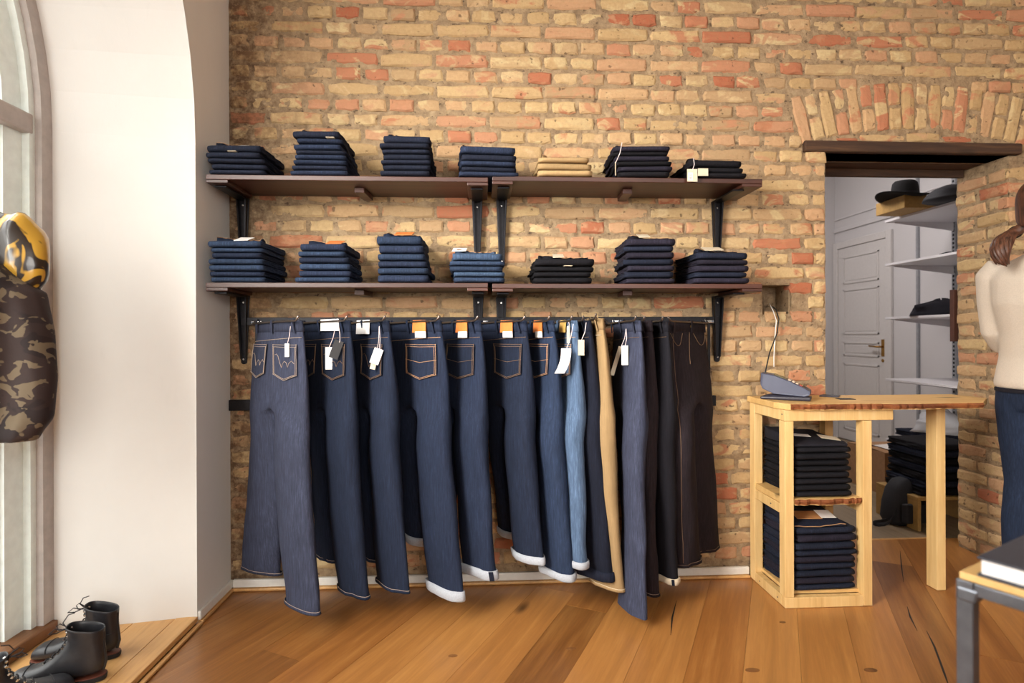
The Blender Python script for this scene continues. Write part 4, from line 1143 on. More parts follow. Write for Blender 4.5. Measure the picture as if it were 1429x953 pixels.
hang_tag('price_tag', 'grey bell-shaped tag hanging before the khaki trousers', at_y(818, 450, -.372), at_y(811, 474, -.378), .024, .060, 'tagcard', GT)
hang_tag('price_tag', 'white rectangular tag on the long slate blue jeans', tg(s11, .75, z11 - .03, .012), tg(s11, .8, z11 - .095, .022), .026, .076, 'paper', GT)
hang_tag('price_tag', 'slanted grey tag crossing behind the white rectangular one', tg(s11, .75, z11 - .03, .012), tg(s11, .62, z11 - .10, .014), .016, .12, 'tagcard', GT, tilt=.3)

# ================================================================== COUNTER
CX0, CX1, CYF, CYB = 1.213, 1.575, -.313, -.012
ct = empty('counter', (1.6, -.16, 0), 'raw pine counter with live-edge slab top and open shelves in front of the doorway', 'counter')
ps_, pd = .037, .045
TZ = .797
def wood(name, x0, x1, y0, y1, z0, z1, mat='pine', bev=.002, par=None):
    return MB().box(x0, x1, y0, y1, z0, z1).build(name, M[mat], par or ct, bevel=bev)
for x, y, z0 in ((CX0, CYF, .044), (CX1 - ps_, CYF, .002), (CX0, CYB - pd, .002), (CX1 - ps_, CYB - pd, .002)):
    wood('post', x, x + ps_, y, y + pd, z0, TZ - .046 if y == CYF and x == CX0 else TZ - (.046 if y == CYF else .001))
wood('bottom_rail', CX0, CX1 - ps_ - .001, CYF, CYF + .03, .001, .043)
wood('bottom_rail', CX0, CX0 + .03, CYF + .031, CYB - pd - .001, .001, .043)
wood('bottom_rail', CX1 - .03, CX1, CYF + pd + .001, CYB - pd - .001, .001, .043)
wood('top_rail', CX0, CX1 + .09, CYF, CYF + .034, TZ - .045, TZ - .001)
wood('top_rail', CX0, CX0 + .03, CYF + .035, CYB - pd - .001, TZ - .045, TZ - .001)
wood('shelf_rail', CX0, CX0 + .03, CYF + pd + .001, CYB - pd - .001, .372, .412)
wood('shelf_rail', CX1 - .03, CX1, CYF + pd + .001, CYB - pd - .001, .372, .412)
wood('bottom_board', CX0 + .031, CX1 - .031, CYF + .031, CYB - .005, .044, .058, 'pineslab')
def live_slab(name, poly_back, front, z0, z1, seed, par=ct, amp=.006):
    """slab with an irregular bark edge along `front` (x,y points left to right); poly_back closes the outline"""
    r = random.Random(seed); pts = []
    for (xa, ya), (xb, yb) in zip(front, front[1:]):
        for k in range(10):
            f = k / 10; pts.append((xa + (xb - xa) * f, ya + (yb - ya) * f + r.uniform(-amp, amp)))
    pts.append(front[-1])
    sl = MB().prism(pts + poly_back, z0, z1).build(name, M['pineslab'], par, bevel=.0015)
    m = MB(); rows = []
    for x, y in pts:
        o = r.uniform(.003, .010); o2 = r.uniform(.0, .006)
        rows.append([Vector((x, y + .004, z1 - .0015)), Vector((x, y - .002, z1 - .001)), Vector((x, y - o, (z0 + z1) / 2 + .003)), Vector((x, y - o2, z0 + .004)), Vector((x, y + .004, z0 + .001))])
    m.loft(rows); m.build('bark_edge', M['bark'], sl)
    return sl
live_slab('shelf_slab', [(CX1 - .02, CYB - .01), (CX0 + .004, CYB - .01), (CX0 + .004, CYF + pd + .001), (CX0 + .04, CYF + pd + .001)], [(CX0 + .041, CYF + .004), (1.36, CYF - .006), (1.48, CYF + .0), (CX1 - ps_ - .002, CYF + .010)], .413, .438, 4)
live_slab('top_slab', [(1.585, -.008), (1.203, -.008), (1.200, -.25)], [(1.232, -.325), (1.35, -.335), (1.47, -.33), (1.60, -.335)], TZ, TZ + .025, 5, amp=.0035)
live_slab('top_slab', [(2.19, -.175), (2.165, -.008), (1.588, -.008)], [(1.604, -.335), (1.75, -.345), (1.9, -.335), (2.03, -.33)], TZ, TZ + .024, 6, amp=.0035)
lx = at_z(1298, 822, 0)
wood('end_leg', 1.945, 1.985, -.195, -.135, .001, TZ - .001)
wood('leg_plate', 1.93, 2.0, -.21, -.12, TZ - .012, TZ - .0005, 'metal', .001)
for x, y, z in ((CX0 - .0005, CYF + .06, .02), (CX0 - .0005, -.1, .02), (CX0 - .0005, CYF + .02, TZ - .02), (CX0 - .0005, -.2, .39)):
    MB().tube([(x + .001, y, z), (x - .001, y, z)], .003, 8).build('screw', M['steel'], ct)
# stacks in the counter
def cstack(name, sz, x0, x1, y0, y1, ztop, n, mats, desc, patch=None, skew=.03, topmat=None):
    h = (ztop - sz) / n; z = sz + .0015
    for i in range(n):
        a, c = x0 + RND.uniform(-.007, .007), x1 + RND.uniform(-.008, .008)
        hh = h * RND.uniform(.88, 1.1)
        mat = mats[i % len(mats)]
        o = fold_piece(mat, a, c, y0 + RND.uniform(-.006, .006), y1 + RND.uniform(-.006, .006), z, z + hh * .955, skew + RND.uniform(-.025, .025), f'{desc} folded jeans, {"topmost" if i == n - 1 else ORD[i]} in {name}', 'folded jeans in the counter')
        z += hh
    return o, z
o, z = cstack('stack on the counter shelf', .439, 1.272, 1.492, -.285, -.045, .640, 8, ['d_black'], 'black', skew=.02)
inv = o.matrix_world.inverted()
def kid(o, mb, name, mat, smooth=False):
    me = mb.mesh(name, smooth=smooth); me.transform(o.matrix_world.inverted()); me.materials.append(M[mat])
    c = bpy.data.objects.new(name, me); COL.objects.link(c); c.parent = o; return c
# a loosely folded pair slumping forward on top
m = MB()
def slump(x, y):
    fx = 1.262 + .225 * x; fy = -.295 + .24 * y
    return Vector((fx + .01 * math.sin(y * 6), fy, z + .012 + .040 * (y ** .8) * (1 - .55 * x) + .006 * noise.noise(Vector((x * 4, y * 4, 1)))))
n_ = 9
g = [[slump(i / (n_ - 1), j / (n_ - 1)) for i in range(n_)] for j in range(n_)]
vs = [p for r_ in g for p in r_] + [Vector((p.x, p.y, z + .001)) for r_ in g for p in r_]
fs_ = []
for j in range(n_ - 1):
    for i in range(n_ - 1):
        a = j * n_ + i; fs_ += [(a, a + 1, a + n_ + 1, a + n_), (a + n_ * n_, a + n_ * n_ + n_, a + n_ * n_ + n_ + 1, a + n_ * n_ + 1)]
bd = [i for i in range(n_)] + [j * n_ + n_ - 1 for j in range(1, n_)] + [(n_ - 1) * n_ + i for i in range(n_ - 2, -1, -1)] + [j * n_ for j in range(n_ - 2, 0, -1)]
for a, c in zip(bd, bd[1:] + bd[:1]): fs_.append((a, c, c + n_ * n_, a + n_ * n_))
m.add(vs, fs_)
so = tag(m.build('folded_jeans', M['d_black'], smooth=True, bevel=.004), 'loosely folded black jeans slumped on the counter shelf stack', 'jeans', 'folded jeans in the counter')
def flat_label(name, mat, c, w_, d_, rot, slope=(0, 0), par=None, th=.0012):
    c = Vector(c); q = lambda x, y: Vector((x * math.cos(rot) - y * math.sin(rot), x * math.sin(rot) + y * math.cos(rot), 0))
    p4 = [q(-w_ / 2, -d_ / 2), q(w_ / 2, -d_ / 2), q(w_ / 2, d_ / 2), q(-w_ / 2, d_ / 2)]
    up = lambda p, e: c + p + Vector((0, 0, p.x * slope[0] + p.y * slope[1] + e))
    return MB().hexa([up(p, 0) for p in p4] + [up(p, th) for p in p4])
p = slump(.78, .28)
flat_label('size_label', 'paper', p + Vector((0, 0, .004)), .075, .06, -.25, (-.09, .12)).build('size_label', M['tagcard'], so)
p = slump(.3, .35)
flat_label('paper_label', 'paper', p + Vector((0, 0, .004)), .07, .03, -.1, (-.05, .16)).build('paper_label', M['paper'], so)
o, z = cstack('stack on the counter floor', .0595, 1.265, 1.510, -.285, -.045, .315, 9, ['d_navy', 'd_purple', 'd_navy'], 'dark navy', skew=.03)
m = MB(); fz = z
def top2(x, y):
    fx = 1.262 + .215 * x; fy = -.292 + .24 * y
    return Vector((fx, fy, fz + .008 + .032 * (y ** .7) + .005 * noise.noise(Vector((x * 5, y * 4, 5)))))
g = [[top2(i / (n_ - 1), j / (n_ - 1)) for i in range(n_)] for j in range(n_)]
vs = [p for r_ in g for p in r_] + [Vector((p.x, p.y, fz + .001)) for r_ in g for p in r_]
m.add(vs, fs_)
so = tag(m.build('folded_jeans', M['d_navy'], smooth=True, bevel=.004), 'folded dark jeans with tan patch on top of the counter floor stack', 'jeans', 'folded jeans in the counter')
c = top2(.38, .30)
flat_label('patch', 'tanleather', c + Vector((.01, 0, .004)), .105, .06, -.04, (-.0, .22), th=.002).build('leather_patch', M['tanleather'], so)
sl = flat_label('size_label', 'paper', top2(.86, .30) + Vector((-.012, 0, .006)), .062, .062, -.04, (0, .2)).build('size_label', M['paper'], so)
flat_label('band', 'blackprint', top2(.70, .32) + Vector((-.005, 0, .0065)), .02, .062, -.04, (0, .2)).build('black_band', M['blackprint'], so)
flat_label('label', 'blackprint', top2(.45, .62) + Vector((0, 0, .006)), .15, .05, -.04, (0, .18)).build('woven_label', M['blackprint'], so)
m = MB().tube([top2(x / 10, 0) + Vector((0, -.002, -.002 - .004 * math.sin(x * .5))) for x in range(11)], .0016, 5); m.build('seam', M['stitch'], so)

# ================================================================== CARD TERMINAL
TT = TZ + .0255
def tp(u, v, y): return at_y(u, v, y)
tx0, tx1 = at_y(1069, 545, -.19).x, at_y(1131, 545, -.19).x
tcx = (tx0 + tx1) / 2; tl = tx1 - tx0
term = empty('card_terminal', (tcx, -.17, TT), 'slate blue card payment terminal in its dock on the pine counter', 'card terminal')
Rt = Matrix.Translation((tcx, -.17, TT)) @ Matrix.Rotation(math.radians(-34), 4, 'Z')
def T(p): return Rt @ Vector(p)
m = MB(); h = tl / 2
m.loft([[T(p) for p in ((-h * .92, -.036, 0), (h * .94, -.036, 0), (h * .94, .036, 0), (-h * .92, .036, 0))],
        [T(p) for p in ((-h, -.04, .004), (h, -.04, .004), (h, .04, .004), (-h, .04, .004))],
        [T(p) for p in ((-h, -.04, .010), (h, -.04, .016), (h, .04, .016), (-h, .04, .010))],
        [T(p) for p in ((-h * .6, -.03, .022), (h * .9, -.034, .018), (h * .9, .034, .018), (-h * .6, .03, .022))]])
m.build('dock', M['terminal_dark'], term, bevel=.003)
# body: side profile (x along length, z), tilted with the high end away
prof = [(-h * .98, .066), (-h * .90, .046), (-h * .45, .026), (h * .75, .019), (h * .97, .026), (h * .98, .042), (h * .80, .054), (h * .2, .082), (-h * .45, .106), (-h * .95, .114)]
m = MB(); wd = ((-.040, .93), (-.044, 1), (.044, 1), (.040, .93))
rings = []
for yy, sc in wd:
    cx_, cz_ = 0, .055
    rings.append([T((cx_ + (x - cx_) * sc, yy, cz_ + (z_ - cz_) * sc)) for x, z_ in prof])
m.loft(rings); m.build('body', M['terminal'], term, bevel=.004)
def topz(x):
    for (xa, za), (xb, zb) in zip(prof[6:], prof[7:]):
        if xb <= x <= xa: return za + (zb - za) * (x - xa) / (xb - xa)
    return .09
def pad(x0, x1, y0, y1, e, mat, name, th=.003, par=term):
    return MB().hexa([T((x0, y0, topz(x0) - .001)), T((x1, y0, topz(x1) - .001)), T((x1, y1, topz(x1) - .001)), T((x0, y1, topz(x0) - .001)),
                      T((x0, y0, topz(x0) + e)), T((x1, y0, topz(x1) + e)), T((x1, y1, topz(x1) + e)), T((x0, y1, topz(x0) + e))]).build(name, M[mat], par)
pad(-h * .8, h * .76, -.038, .038, .0012, 'terminal_dark', 'face_plate')
pad(-h * .45, h * .05, -.029, .029, .0022, 'screen', 'screen')
for i in range(4):
    for j in range(3):
        xk = h * .12 + i * h * .15
        pad(xk, xk + h * .10, -.029 + j * .021, -.013 + j * .021, .0035, ('keyred', 'keyyellow', 'key')[j] if i == 3 else 'key', 'key')
# cables
c0 = at_y(1086, 433, .02); c1 = at_y(1081, 470, -.03); c2 = at_y(1074, 492, -.05); c3 = T((-h * .96, .0, .062))
tag(MB().tube([at_y(1078, 428, .06), at_y(1083, 432, -.005), at_y(1087, 445, -.02), at_y(1084, 466, -.03), c2, at_y(1069, 515, -.12), c3], .0028, 8).build('power_cable', M['rubber'], smooth=True), 'thin black cable from the hole in the bricks to the card terminal', 'cable')
tag(MB().tube([at_y(1074, 424, .05), at_y(1079, 434, -.006), at_y(1083.5, 447, -.014), at_y(1082, 462, -.014), at_y(1080, 498, -.012), at_y(1080, 512, -.012)], .0022, 8).build('phone_cable', M['paper'], smooth=True), 'short white cable dangling from the hole in the bricks', 'cable')
tag(MB().prism([(1.50, -.075), (1.56, -.12), (1.60, -.07), (1.54, -.03)], TT, TT + .006).build('receipt_tray', M['terminal_dark'], bevel=.001), 'thin dark tray lying behind the card terminal on counter', 'tray')
tag(MB().prism([(1.52, -.195), (1.585, -.20), (1.59, -.155), (1.525, -.15)], TT - .0005, TT + .002).build('business_card', M['blackprint'], bevel=.0005), 'small black card lying flat beside the counter joint', 'card')

# ================================================================== STOCK ROOM THINGS
ye = 1.88
def shp(u, v): return at_y(u, v, ye)
SX0 = shp(1235, 440).x
wallx = shp(1331, 440).x
zs = [shp(1235, v).z for v in (308, 368.5, 442.5, 528, 611.5)]
un = empty('storage_shelves', ((SX0 + BX) / 2, 1.3, .2), 'white wall-hung shelving with slotted uprights in the stock room', 'shelving')
zsurf = []
for k, zz in enumerate(zs):
    MB().box(SX0, BX - .03, .62, ye, zz - .018, zz).build('shelf_board', M['shelfwhite'], un, bevel=.002)
    for y in (ye - .04, .9):
        MB().hexa([(SX0 + .05, y - .006, zz - .026), (SX0 + .05, y + .006, zz - .026), (BX - .03, y + .006, zz - .085), (BX - .03, y - .006, zz - .085),
                   (SX0 + .05, y - .006, zz - .0185), (SX0 + .05, y + .006, zz - .0185), (BX - .03, y + .006, zz - .0185), (BX - .03, y - .006, zz - .0185)]).build('bracket', M['shelfwhite'], un)
    zsurf.append(zz)
for y in (ye - .04, .9):
    up_ = MB().box(BX - .028, BX - .001, y - .018, y + .018, .05, 2.5).build('upright', M['slatgrey'], un)
    m = MB()
    for i in range(70): m.box(BX - .0295, BX - .0275, y - .008, y + .008, .1 + i * .033, .118 + i * .033)
    sl_ = m.build('slots', M['nylon'], up_); sl_['kind'] = 'stuff'
yk = at_x(1283, 480, BX).y
MB().box(BX - .02, BX - .001, yk - .012, yk + .012, .05, 2.5).build('upright', M['slatgrey'], un)
def onshelf(u, k, y): return at_y(u, 300, y).x, zsurf[k] + .001
# hat on a box
bx0 = at_y(1235, 300, 1.62).x; bx1 = at_y(1259, 300, 1.62).x
tag(MB().box(bx0 + .0, bx0 + .24, 1.42, 1.72, zsurf[0] + .001, zsurf[0] + .095).build('wooden_box', M['boxwood'], bevel=.004), 'small plywood box under the black hat on the top shelf', 'box')
hc = Vector((at_y(1262, 280, 1.5).x + .02, 1.52, zsurf[0] + .097))
ht = empty('hat', hc, 'wide-brimmed black felt hat resting on the plywood box', 'hat')
m = MB(); n = 28; rings = []
for r_, z_ in ((.08, .004), (.13, .010), (.165, .012), (.185, .018), (.186, .021), (.165, .016), (.13, .014), (.085, .012)):
    rings.append([hc + Vector((r_ * 1.05 * math.cos(2 * math.pi * i / n), r_ * .95 * math.sin(2 * math.pi * i / n), z_ + (r_ > .12) * (.022 * math.cos(4 * math.pi * i / n) - .006))) for i in range(n)])
m.loft(rings, True, True); m.build('brim', M['felt'], ht, smooth=True)
m = MB(); rings = []
for r_, z_ in ((.088, .010), (.088, .03), (.084, .07), (.078, .105), (.066, .120), (.04, .122), (.015, .114)):
    rings.append([hc + Vector((r_ * 1.08 * math.cos(2 * math.pi * i / n), r_ * .9 * math.sin(2 * math.pi * i / n), z_)) for i in range(n)])
m.loft(rings, True, True); m.build('crown', M['felt'], ht, smooth=True)
m = MB(); m.loft([[hc + Vector((r_ * 1.08 * math.cos(2 * math.pi * i / n), r_ * .9 * math.sin(2 * math.pi * i / n), z_)) for i in range(n)] for r_, z_ in ((.0895, .012), (.0895, .036))], False, False); m.build('hat_band', M['nylon'], ht, smooth=True)
def lump(name, c, sx, sy, sz, mat, label, cat, seed, group=None, rough=.25, rem=0):
    c = Vector(c); m = MB(); n, k = 18, 9; rings = []
    for j in range(k + 1):
        t = j / k * math.pi / 2; r_ = math.cos(t) ** .6 if j < k else .05; z_ = math.sin(t)
        rings.append([c + Vector((sx * r_ * math.cos(a) * (1 + rough * noise.noise(Vector((math.cos(a) * 1.7 + seed, math.sin(a) * 1.7, z_ * 2)))),
                                  sy * r_ * math.sin(a) * (1 + rough * noise.noise(Vector((math.cos(a) * 1.7 + seed, math.sin(a) * 1.7, z_ * 2 + 5)))),
                                  max(0, sz * z_ * (1 + rough * noise.noise(Vector((math.cos(a) * 2, math.sin(a) * 2 + seed, z_ * 3))) * z_)))) for a in [2 * math.pi * i / n for i in range(n)]])
    m.loft(rings); o = m.build(name, M[mat], smooth=True, base=c)
    return tag(o, label, cat, group)
x, z_ = onshelf(1318, 0, 1.3)
lump('black_case', (x, 1.2, z_), .20, .16, .10, 'nylon', 'black soft case behind the hat on the top shelf', 'case', 2, rough=.15)
x, z_ = onshelf(1334, 1, 1.45)
lump('flat_cap', (x + .03, 1.5, z_), .10, .1, .045, 'felt', 'flat black cap on the second stock room shelf', 'cap', 5)
x, z_ = onshelf(1305, 2, 1.6)
lump('crumpled_garment', (x, 1.55, z_), .20, .17, .115, 'd_black', 'crumpled dark garment on the middle stock room shelf', 'garment', 9, rough=.4)
x, z_ = onshelf(1305, 4, 1.5)
for i, (hh, mt) in enumerate(((.06, 'd_black'), (.055, 'd_navy'))):
    fold_piece(mt, x - .17, x + .2, 1.32, 1.68, z_ + i * .062, z_ + i * .062 + hh * .95, .1 - .2 * i, ('bulky black garment lying at the bottom of the low shelf pile', 'bulky dark garment on the low stock room shelf under plastic')[i], 'garments on the low stock room shelf')
lump('plastic_bag', (x + .0, 1.45, z_ + .123), .17, .15, .13, 'plasticbag', 'crinkled clear plastic bag on the low shelf pile', 'bag', 13, rough=.6)
# wooden plate hanging at the end of the reveal
tag(MB().prism([(2.452, .304), (2.49, .304), (2.49, .33), (2.452, .33)], 1.06, 1.33).build('door_board', M['brownboard'], bevel=.002), 'dark brown board fixed behind the brick door jamb', 'board')
# cardboard box, crate, backpack, floor pile
c0 = at_z(1235, 692, 0)
bxo = empty('cardboard_box', (c0.x + .25, c0.y + .2, 0), 'open-topped brown cardboard box on the stock room floor', 'box')
bw, bd_, bh = .52, .40, .29
def bb_(x0, x1, y0, y1, z0, z1, nm): return MB().box(c0.x + x0, c0.x + x1, c0.y + y0, c0.y + y1, z0, z1).build(nm, M['card'], bxo)
bb_(0, bw, 0, .005, 0.001, bh, 'side'); bb_(0, bw, bd_ - .005, bd_, .001, bh, 'side'); bb_(0, .005, .0055, bd_ - .0055, .001, bh, 'side'); bb_(bw - .005, bw, .0055, bd_ - .0055, .001, bh, 'side')
bb_(.006, bw - .006, .006, bd_ - .006, .001, .006, 'bottom')
MB().add([(c0.x, c0.y, bh), (c0.x + bw, c0.y, bh), (c0.x + bw, c0.y + .17, bh + .012), (c0.x, c0.y + .17, bh + .012)], [(0, 1, 2, 3)]).build('flap', M['card'], bxo, solid=.004)
MB().add([(c0.x, c0.y + .22, bh + .012), (c0.x + bw, c0.y + .22, bh + .012), (c0.x + bw, c0.y + bd_, bh), (c0.x, c0.y + bd_, bh)], [(0, 1, 2, 3)]).build('flap', M['card'], bxo, solid=.004)
m = flat_label('p', 'paper', (c0.x + .2, c0.y + .12, bh + .016), .28, .18, .2, (0, .06))
tag(m.build('paper_sheet', M['paper']), 'loose white papers lying on the cardboard box', 'paper')
p = at_z(1290, 742, 0)
cr = empty('wooden_crate', (p.x, p.y, 0), 'small wooden crate stool under the dark jeans pile', 'crate')
q0 = at_z(1281, 742, 0)
for x0, x1, y0, y1, z0, z1 in ((0, .02, 0, .34, .001, .17), (.4, .42, 0, .34, .001, .17), (0, .42, 0, .34, .1705, .19)):
    MB().box(q0.x + x0, q0.x + x1, q0.y + y0, q0.y + y1, z0, z1).build('crate_board', M['boxwood'], cr, bevel=.003)
nst = 7
for i in range(nst):
    fold_piece(('d_black', 'd_navy')[i % 2], q0.x + .05 + RND.uniform(-.01, .01), q0.x + .36, q0.y + .02, q0.y + .3, .192 + i * .042, .192 + i * .042 + .040, RND.uniform(-.03, .03), f'black folded jeans, {"topmost" if i == nst - 1 else ORD[i]} on the stock room crate', 'folded jeans on the crate')
p = at_z(1272, 733, 0)
bk = empty('backpack', (p.x, p.y, 0), 'black backpack standing on the stock room floor beside the crate', 'backpack')
m = MB(); rings = []
for z_, a, c_ in ((.002, .09, .07), (.03, .105, .085), (.12, .105, .085), (.2, .095, .075), (.25, .07, .055), (.265, .03, .03)):
    rings.append([Vector((p.x - .02 + math.copysign(abs(math.cos(t)) ** .6, math.cos(t)) * a + .03 * (z_ / .26), p.y + .05 + math.copysign(abs(math.sin(t)) ** .6, math.sin(t)) * c_, z_)) for t in [2 * math.pi * i / 20 for i in range(20)]])
m.loft(rings); m.build('pack_body', M['nylon'], bk, smooth=True)
m = MB(); m.loft([[Vector((p.x - .02 + dx * .075, p.y - .04 - dy_, z_)) for dx, dy_ in ((-1, 0), (-.8, .03), (.8, .03), (1, 0))] for z_ in (.03, .06, .12, .14)]); m.build('front_pocket', M['nylon'], bk, smooth=False, bevel=.008)
pts = [(p.x - .09, p.y + .0, .12), (p.x - .13, p.y - .04, .05), (p.x - .2, p.y - .06, .022), (p.x - .25, p.y - .03, .02), (p.x - .22, p.y + .02, .018), (p.x - .12, p.y + .02, .02), (p.x - .1, p.y + .03, .05)]
m = MB(); pts = [Vector(q) for q in pts]
m.loft([[q + Vector((0, 0, -.012)), q + Vector((0, .004, -.012)), q + Vector((0, .004, .012)), q + Vector((0, 0, .012))] for q in pts]); m.build('strap', M['nylon'], bk, subsurf=1, smooth=True)

# ================================================================== STEEL TABLE AND BOOK (close to the viewer)
TH_ = .74
pc = at_z(1334, 806, TH_ - .002)
d1 = Vector((math.sin(TH + math.radians(59)), math.cos(TH + math.radians(59)), 0))     # recedes
d2 = Vector((math.sin(TH + math.radians(144)), math.cos(TH + math.radians(144)), 0))   # comes nearer
d2 = (d2 - d1 * d2.dot(d1)).normalized()
tb = empty('display_table', (pc + d1 * .3 + d2 * .3) * 1.0 - Vector((0, 0, TH_)), 'raw steel frame table with pale wooden top holding the dark book', 'table')
def tq(a, c, z): v = pc + d1 * a + d2 * c; return Vector((v.x, v.y, z))
def tbox(a0, a1, c0_, c1, z0, z1, name, mat, bev=.001):
    return MB().hexa([tq(a0, c0_, z0), tq(a1, c0_, z0), tq(a1, c1, z0), tq(a0, c1, z0), tq(a0, c0_, z1), tq(a1, c0_, z1), tq(a1, c1, z1), tq(a0, c1, z1)]).build(name, M[mat], tb, bevel=bev)
TA, TC, ts = 1.1, .62, .021
for a, c_ in ((0, 0), (TA - ts, 0), (0, TC - ts), (TA - ts, TC - ts)): tbox(a, a + ts, c_, c_ + ts, .001, TH_ - ts - .001, 'leg', 'steel')
tbox(0, TA, 0, ts, TH_ - ts, TH_ - .003, 'frame_rail', 'steel'); tbox(0, TA, TC - ts, TC, TH_ - ts, TH_ - .003, 'frame_rail', 'steel')
tbox(0, ts, ts + .001, TC - ts - .001, TH_ - ts, TH_ - .003, 'frame_rail', 'steel'); tbox(TA - ts, TA, ts + .001, TC - ts - .001, TH_ - ts, TH_ - .003, 'frame_rail', 'steel')
m = MB().hexa([tq(-.001, -.001, TH_ - .034), tq(.024, -.001, TH_ - .034), tq(.024, .024, TH_ - .034), tq(-.001, .024, TH_ - .034), tq(-.001, -.001, TH_ - .012), tq(.030, -.001, TH_ - .012), tq(.030, .030, TH_ - .012), tq(-.001, .030, TH_ - .012)])
m.build('weld_seam', M['steel'], tb, bevel=.004)
tbox(.003, TA - .003, .003, TC - .003, TH_ - .0025, TH_ + .008, 'table_top', 'pineslab', .001)
bo0 = at_z(1363, 803, TH_ + .009)
bk_ = empty('book', (bo0.x + .1, bo0.y, TH_ + .009), 'thick charcoal cloth-bound book lying on the steel frame table', 'book')
def bq(a, c, z): v = bo0 + d1 * a + d2 * c; return Vector((v.x, v.y, z))
def bkbox(a0, a1, c0_, c1, z0, z1, name, mat, bev=.001):
    return MB().hexa([bq(a0, c0_, z0), bq(a1, c0_, z0), bq(a1, c1, z0), bq(a0, c1, z0), bq(a0, c0_, z1), bq(a1, c0_, z1), bq(a1, c1, z1), bq(a0, c1, z1)]).build(name, M[mat], bk_, bevel=bev)
z0 = TH_ + .009
bkbox(0, .24, 0, .31, z0, z0 + .003, 'back_cover', 'bookcover'); bkbox(.004, .235, .004, .306, z0 + .0032, z0 + .0245, 'page_block', 'pages'); bkbox(0, .24, 0, .31, z0 + .0247, z0 + .028, 'front_cover', 'bookcover')

# ================================================================== JACKET ON A STAND BUST
JX, JY = -1.30, -1.02
jt = at_d(40, 300, 1.5)
JX, JY = at_d(-108, 440, 1.53).x, at_d(-108, 440, 1.53).y
def elr(c, a, b, rot, z, n=24, k=.9, fold=0, sd=0):
    out = []
    for i in range(n):
        t = 2 * math.pi * i / n; x = a * math.copysign(abs(math.cos(t)) ** k, math.cos(t)); y = b * math.copysign(abs(math.sin(t)) ** k, math.sin(t))
        f = 1 + fold * noise.noise(Vector((math.cos(t) * 2.2 + sd, math.sin(t) * 2.2, z * 7)))
        out.append(Vector((c[0] + (x * math.cos(rot) - y * math.sin(rot)) * f, c[1] + (x * math.sin(rot) + y * math.cos(rot)) * f, z)))
    return out
jk = empty('jacket', (JX, JY, .03), 'brown and tan camouflage jacket with gold-lined hood hanging beside the window', 'jacket')
rot = math.radians(28)
zs_ = at_d(55, 372, 1.53).z; zb = at_d(50, 622, 1.53).z
m = MB()
zz = [zb, zb + .03, zb + .12, zb + .26, zb + .38, zs_ - .10, zs_ - .03, zs_ + .02, zs_ + .045, zs_ + .06]
aa = [.205, .205, .21, .215, .22, .225, .215, .17, .10, .07]; ab = [.105, .105, .11, .115, .12, .12, .11, .09, .07, .06]
m.loft([elr((JX, JY), a, c, rot, z, fold=.10) for z, a, c in zip(zz, aa, ab)])
cs, sn = math.cos(rot), math.sin(rot)
def jp(a, c, z): return Vector((JX + a * cs - c * sn, JY + a * sn + c * cs, z))
for s in (1, -1):
    pts = [(.13 * s, 0, zs_ - .01), (.185 * s, -.0, zs_ - .06), (.215 * s, -.01, zs_ - .17), (.228 * s, -.02, zs_ - .30), (.225 * s, -.03, zs_ - .42), (.205 * s, -.035, zb + .02 + .02 * (s < 0)), (.2 * s, -.035, zb - .0)]
    rr = [.06, .072, .068, .062, .058, .052, .050]
    rings = []
    for (a, c, z), r_ in zip(pts, rr):
        cc = jp(a, c, z); rings.append(elr((cc.x, cc.y), r_, r_ * .95, rot, z, 18, 1, .16, s * 3))
    m.loft(rings)
m.build('jacket_body', M['camo'], jk, remesh=.011)
# hood fallen open on the shoulders, shiny gold lining
m = MB(); rings = []
for i in range(15):
    t = math.pi * (-.18 + 1.36 * i / 14)
    r_ = .21
    c = jp(r_ * math.cos(t) * 1.0, .03 + .09 * math.sin(t), zs_ + .055 + .05 * math.sin(t))
    out = (jp(math.cos(t), .6 * math.sin(t), 0) - jp(0, 0, 0)).normalized()
    ring = []
    for j in range(12):
        q = 2 * math.pi * j / 12; rr = 1 + .5 * noise.noise(Vector((i * .5, math.cos(q) * 1.5, math.sin(q) * 1.5)))
        ring.append(c + out * (.060 * math.cos(q) * rr) + Vector((0, 0, .105 * math.sin(q) * rr - .02 * math.cos(q))))
    rings.append(ring)
m.loft(rings); m.build('hood', M['hoodlining'], jk, smooth=True, subsurf=1)
hm = MB(); r1 = elr((JX, JY), .209, .109, rot, zb + .014, fold=.1); hm.tube(r1 + [r1[0]], .006, 6, False); hm.build('hem_ribbing', M['camo'], jk)
hs = empty('garment_stand', (JX, JY, .03), 'dark steel stand carrying the camouflage jacket in the window niche', 'stand')
MB().tube([(JX, JY, .032), (JX, JY, zs_ + .0)], .011, 10).build('pole', M['metal'], hs, smooth=True)
MB().lathe((JX, JY, .031), [(.14, 0), (.14, .008), (.03, .014), (.012, .03)], 28).build('base_plate', M['metal'], hs)
MB().tube([jp(-.17, 0, zs_ - .03), jp(-.08, 0, zs_ + .015), jp(0, 0, zs_ + .03), jp(.08, 0, zs_ + .015), jp(.17, 0, zs_ - .03)], .012, 8).build('shoulder_bar', M['metal'], hs, smooth=True)

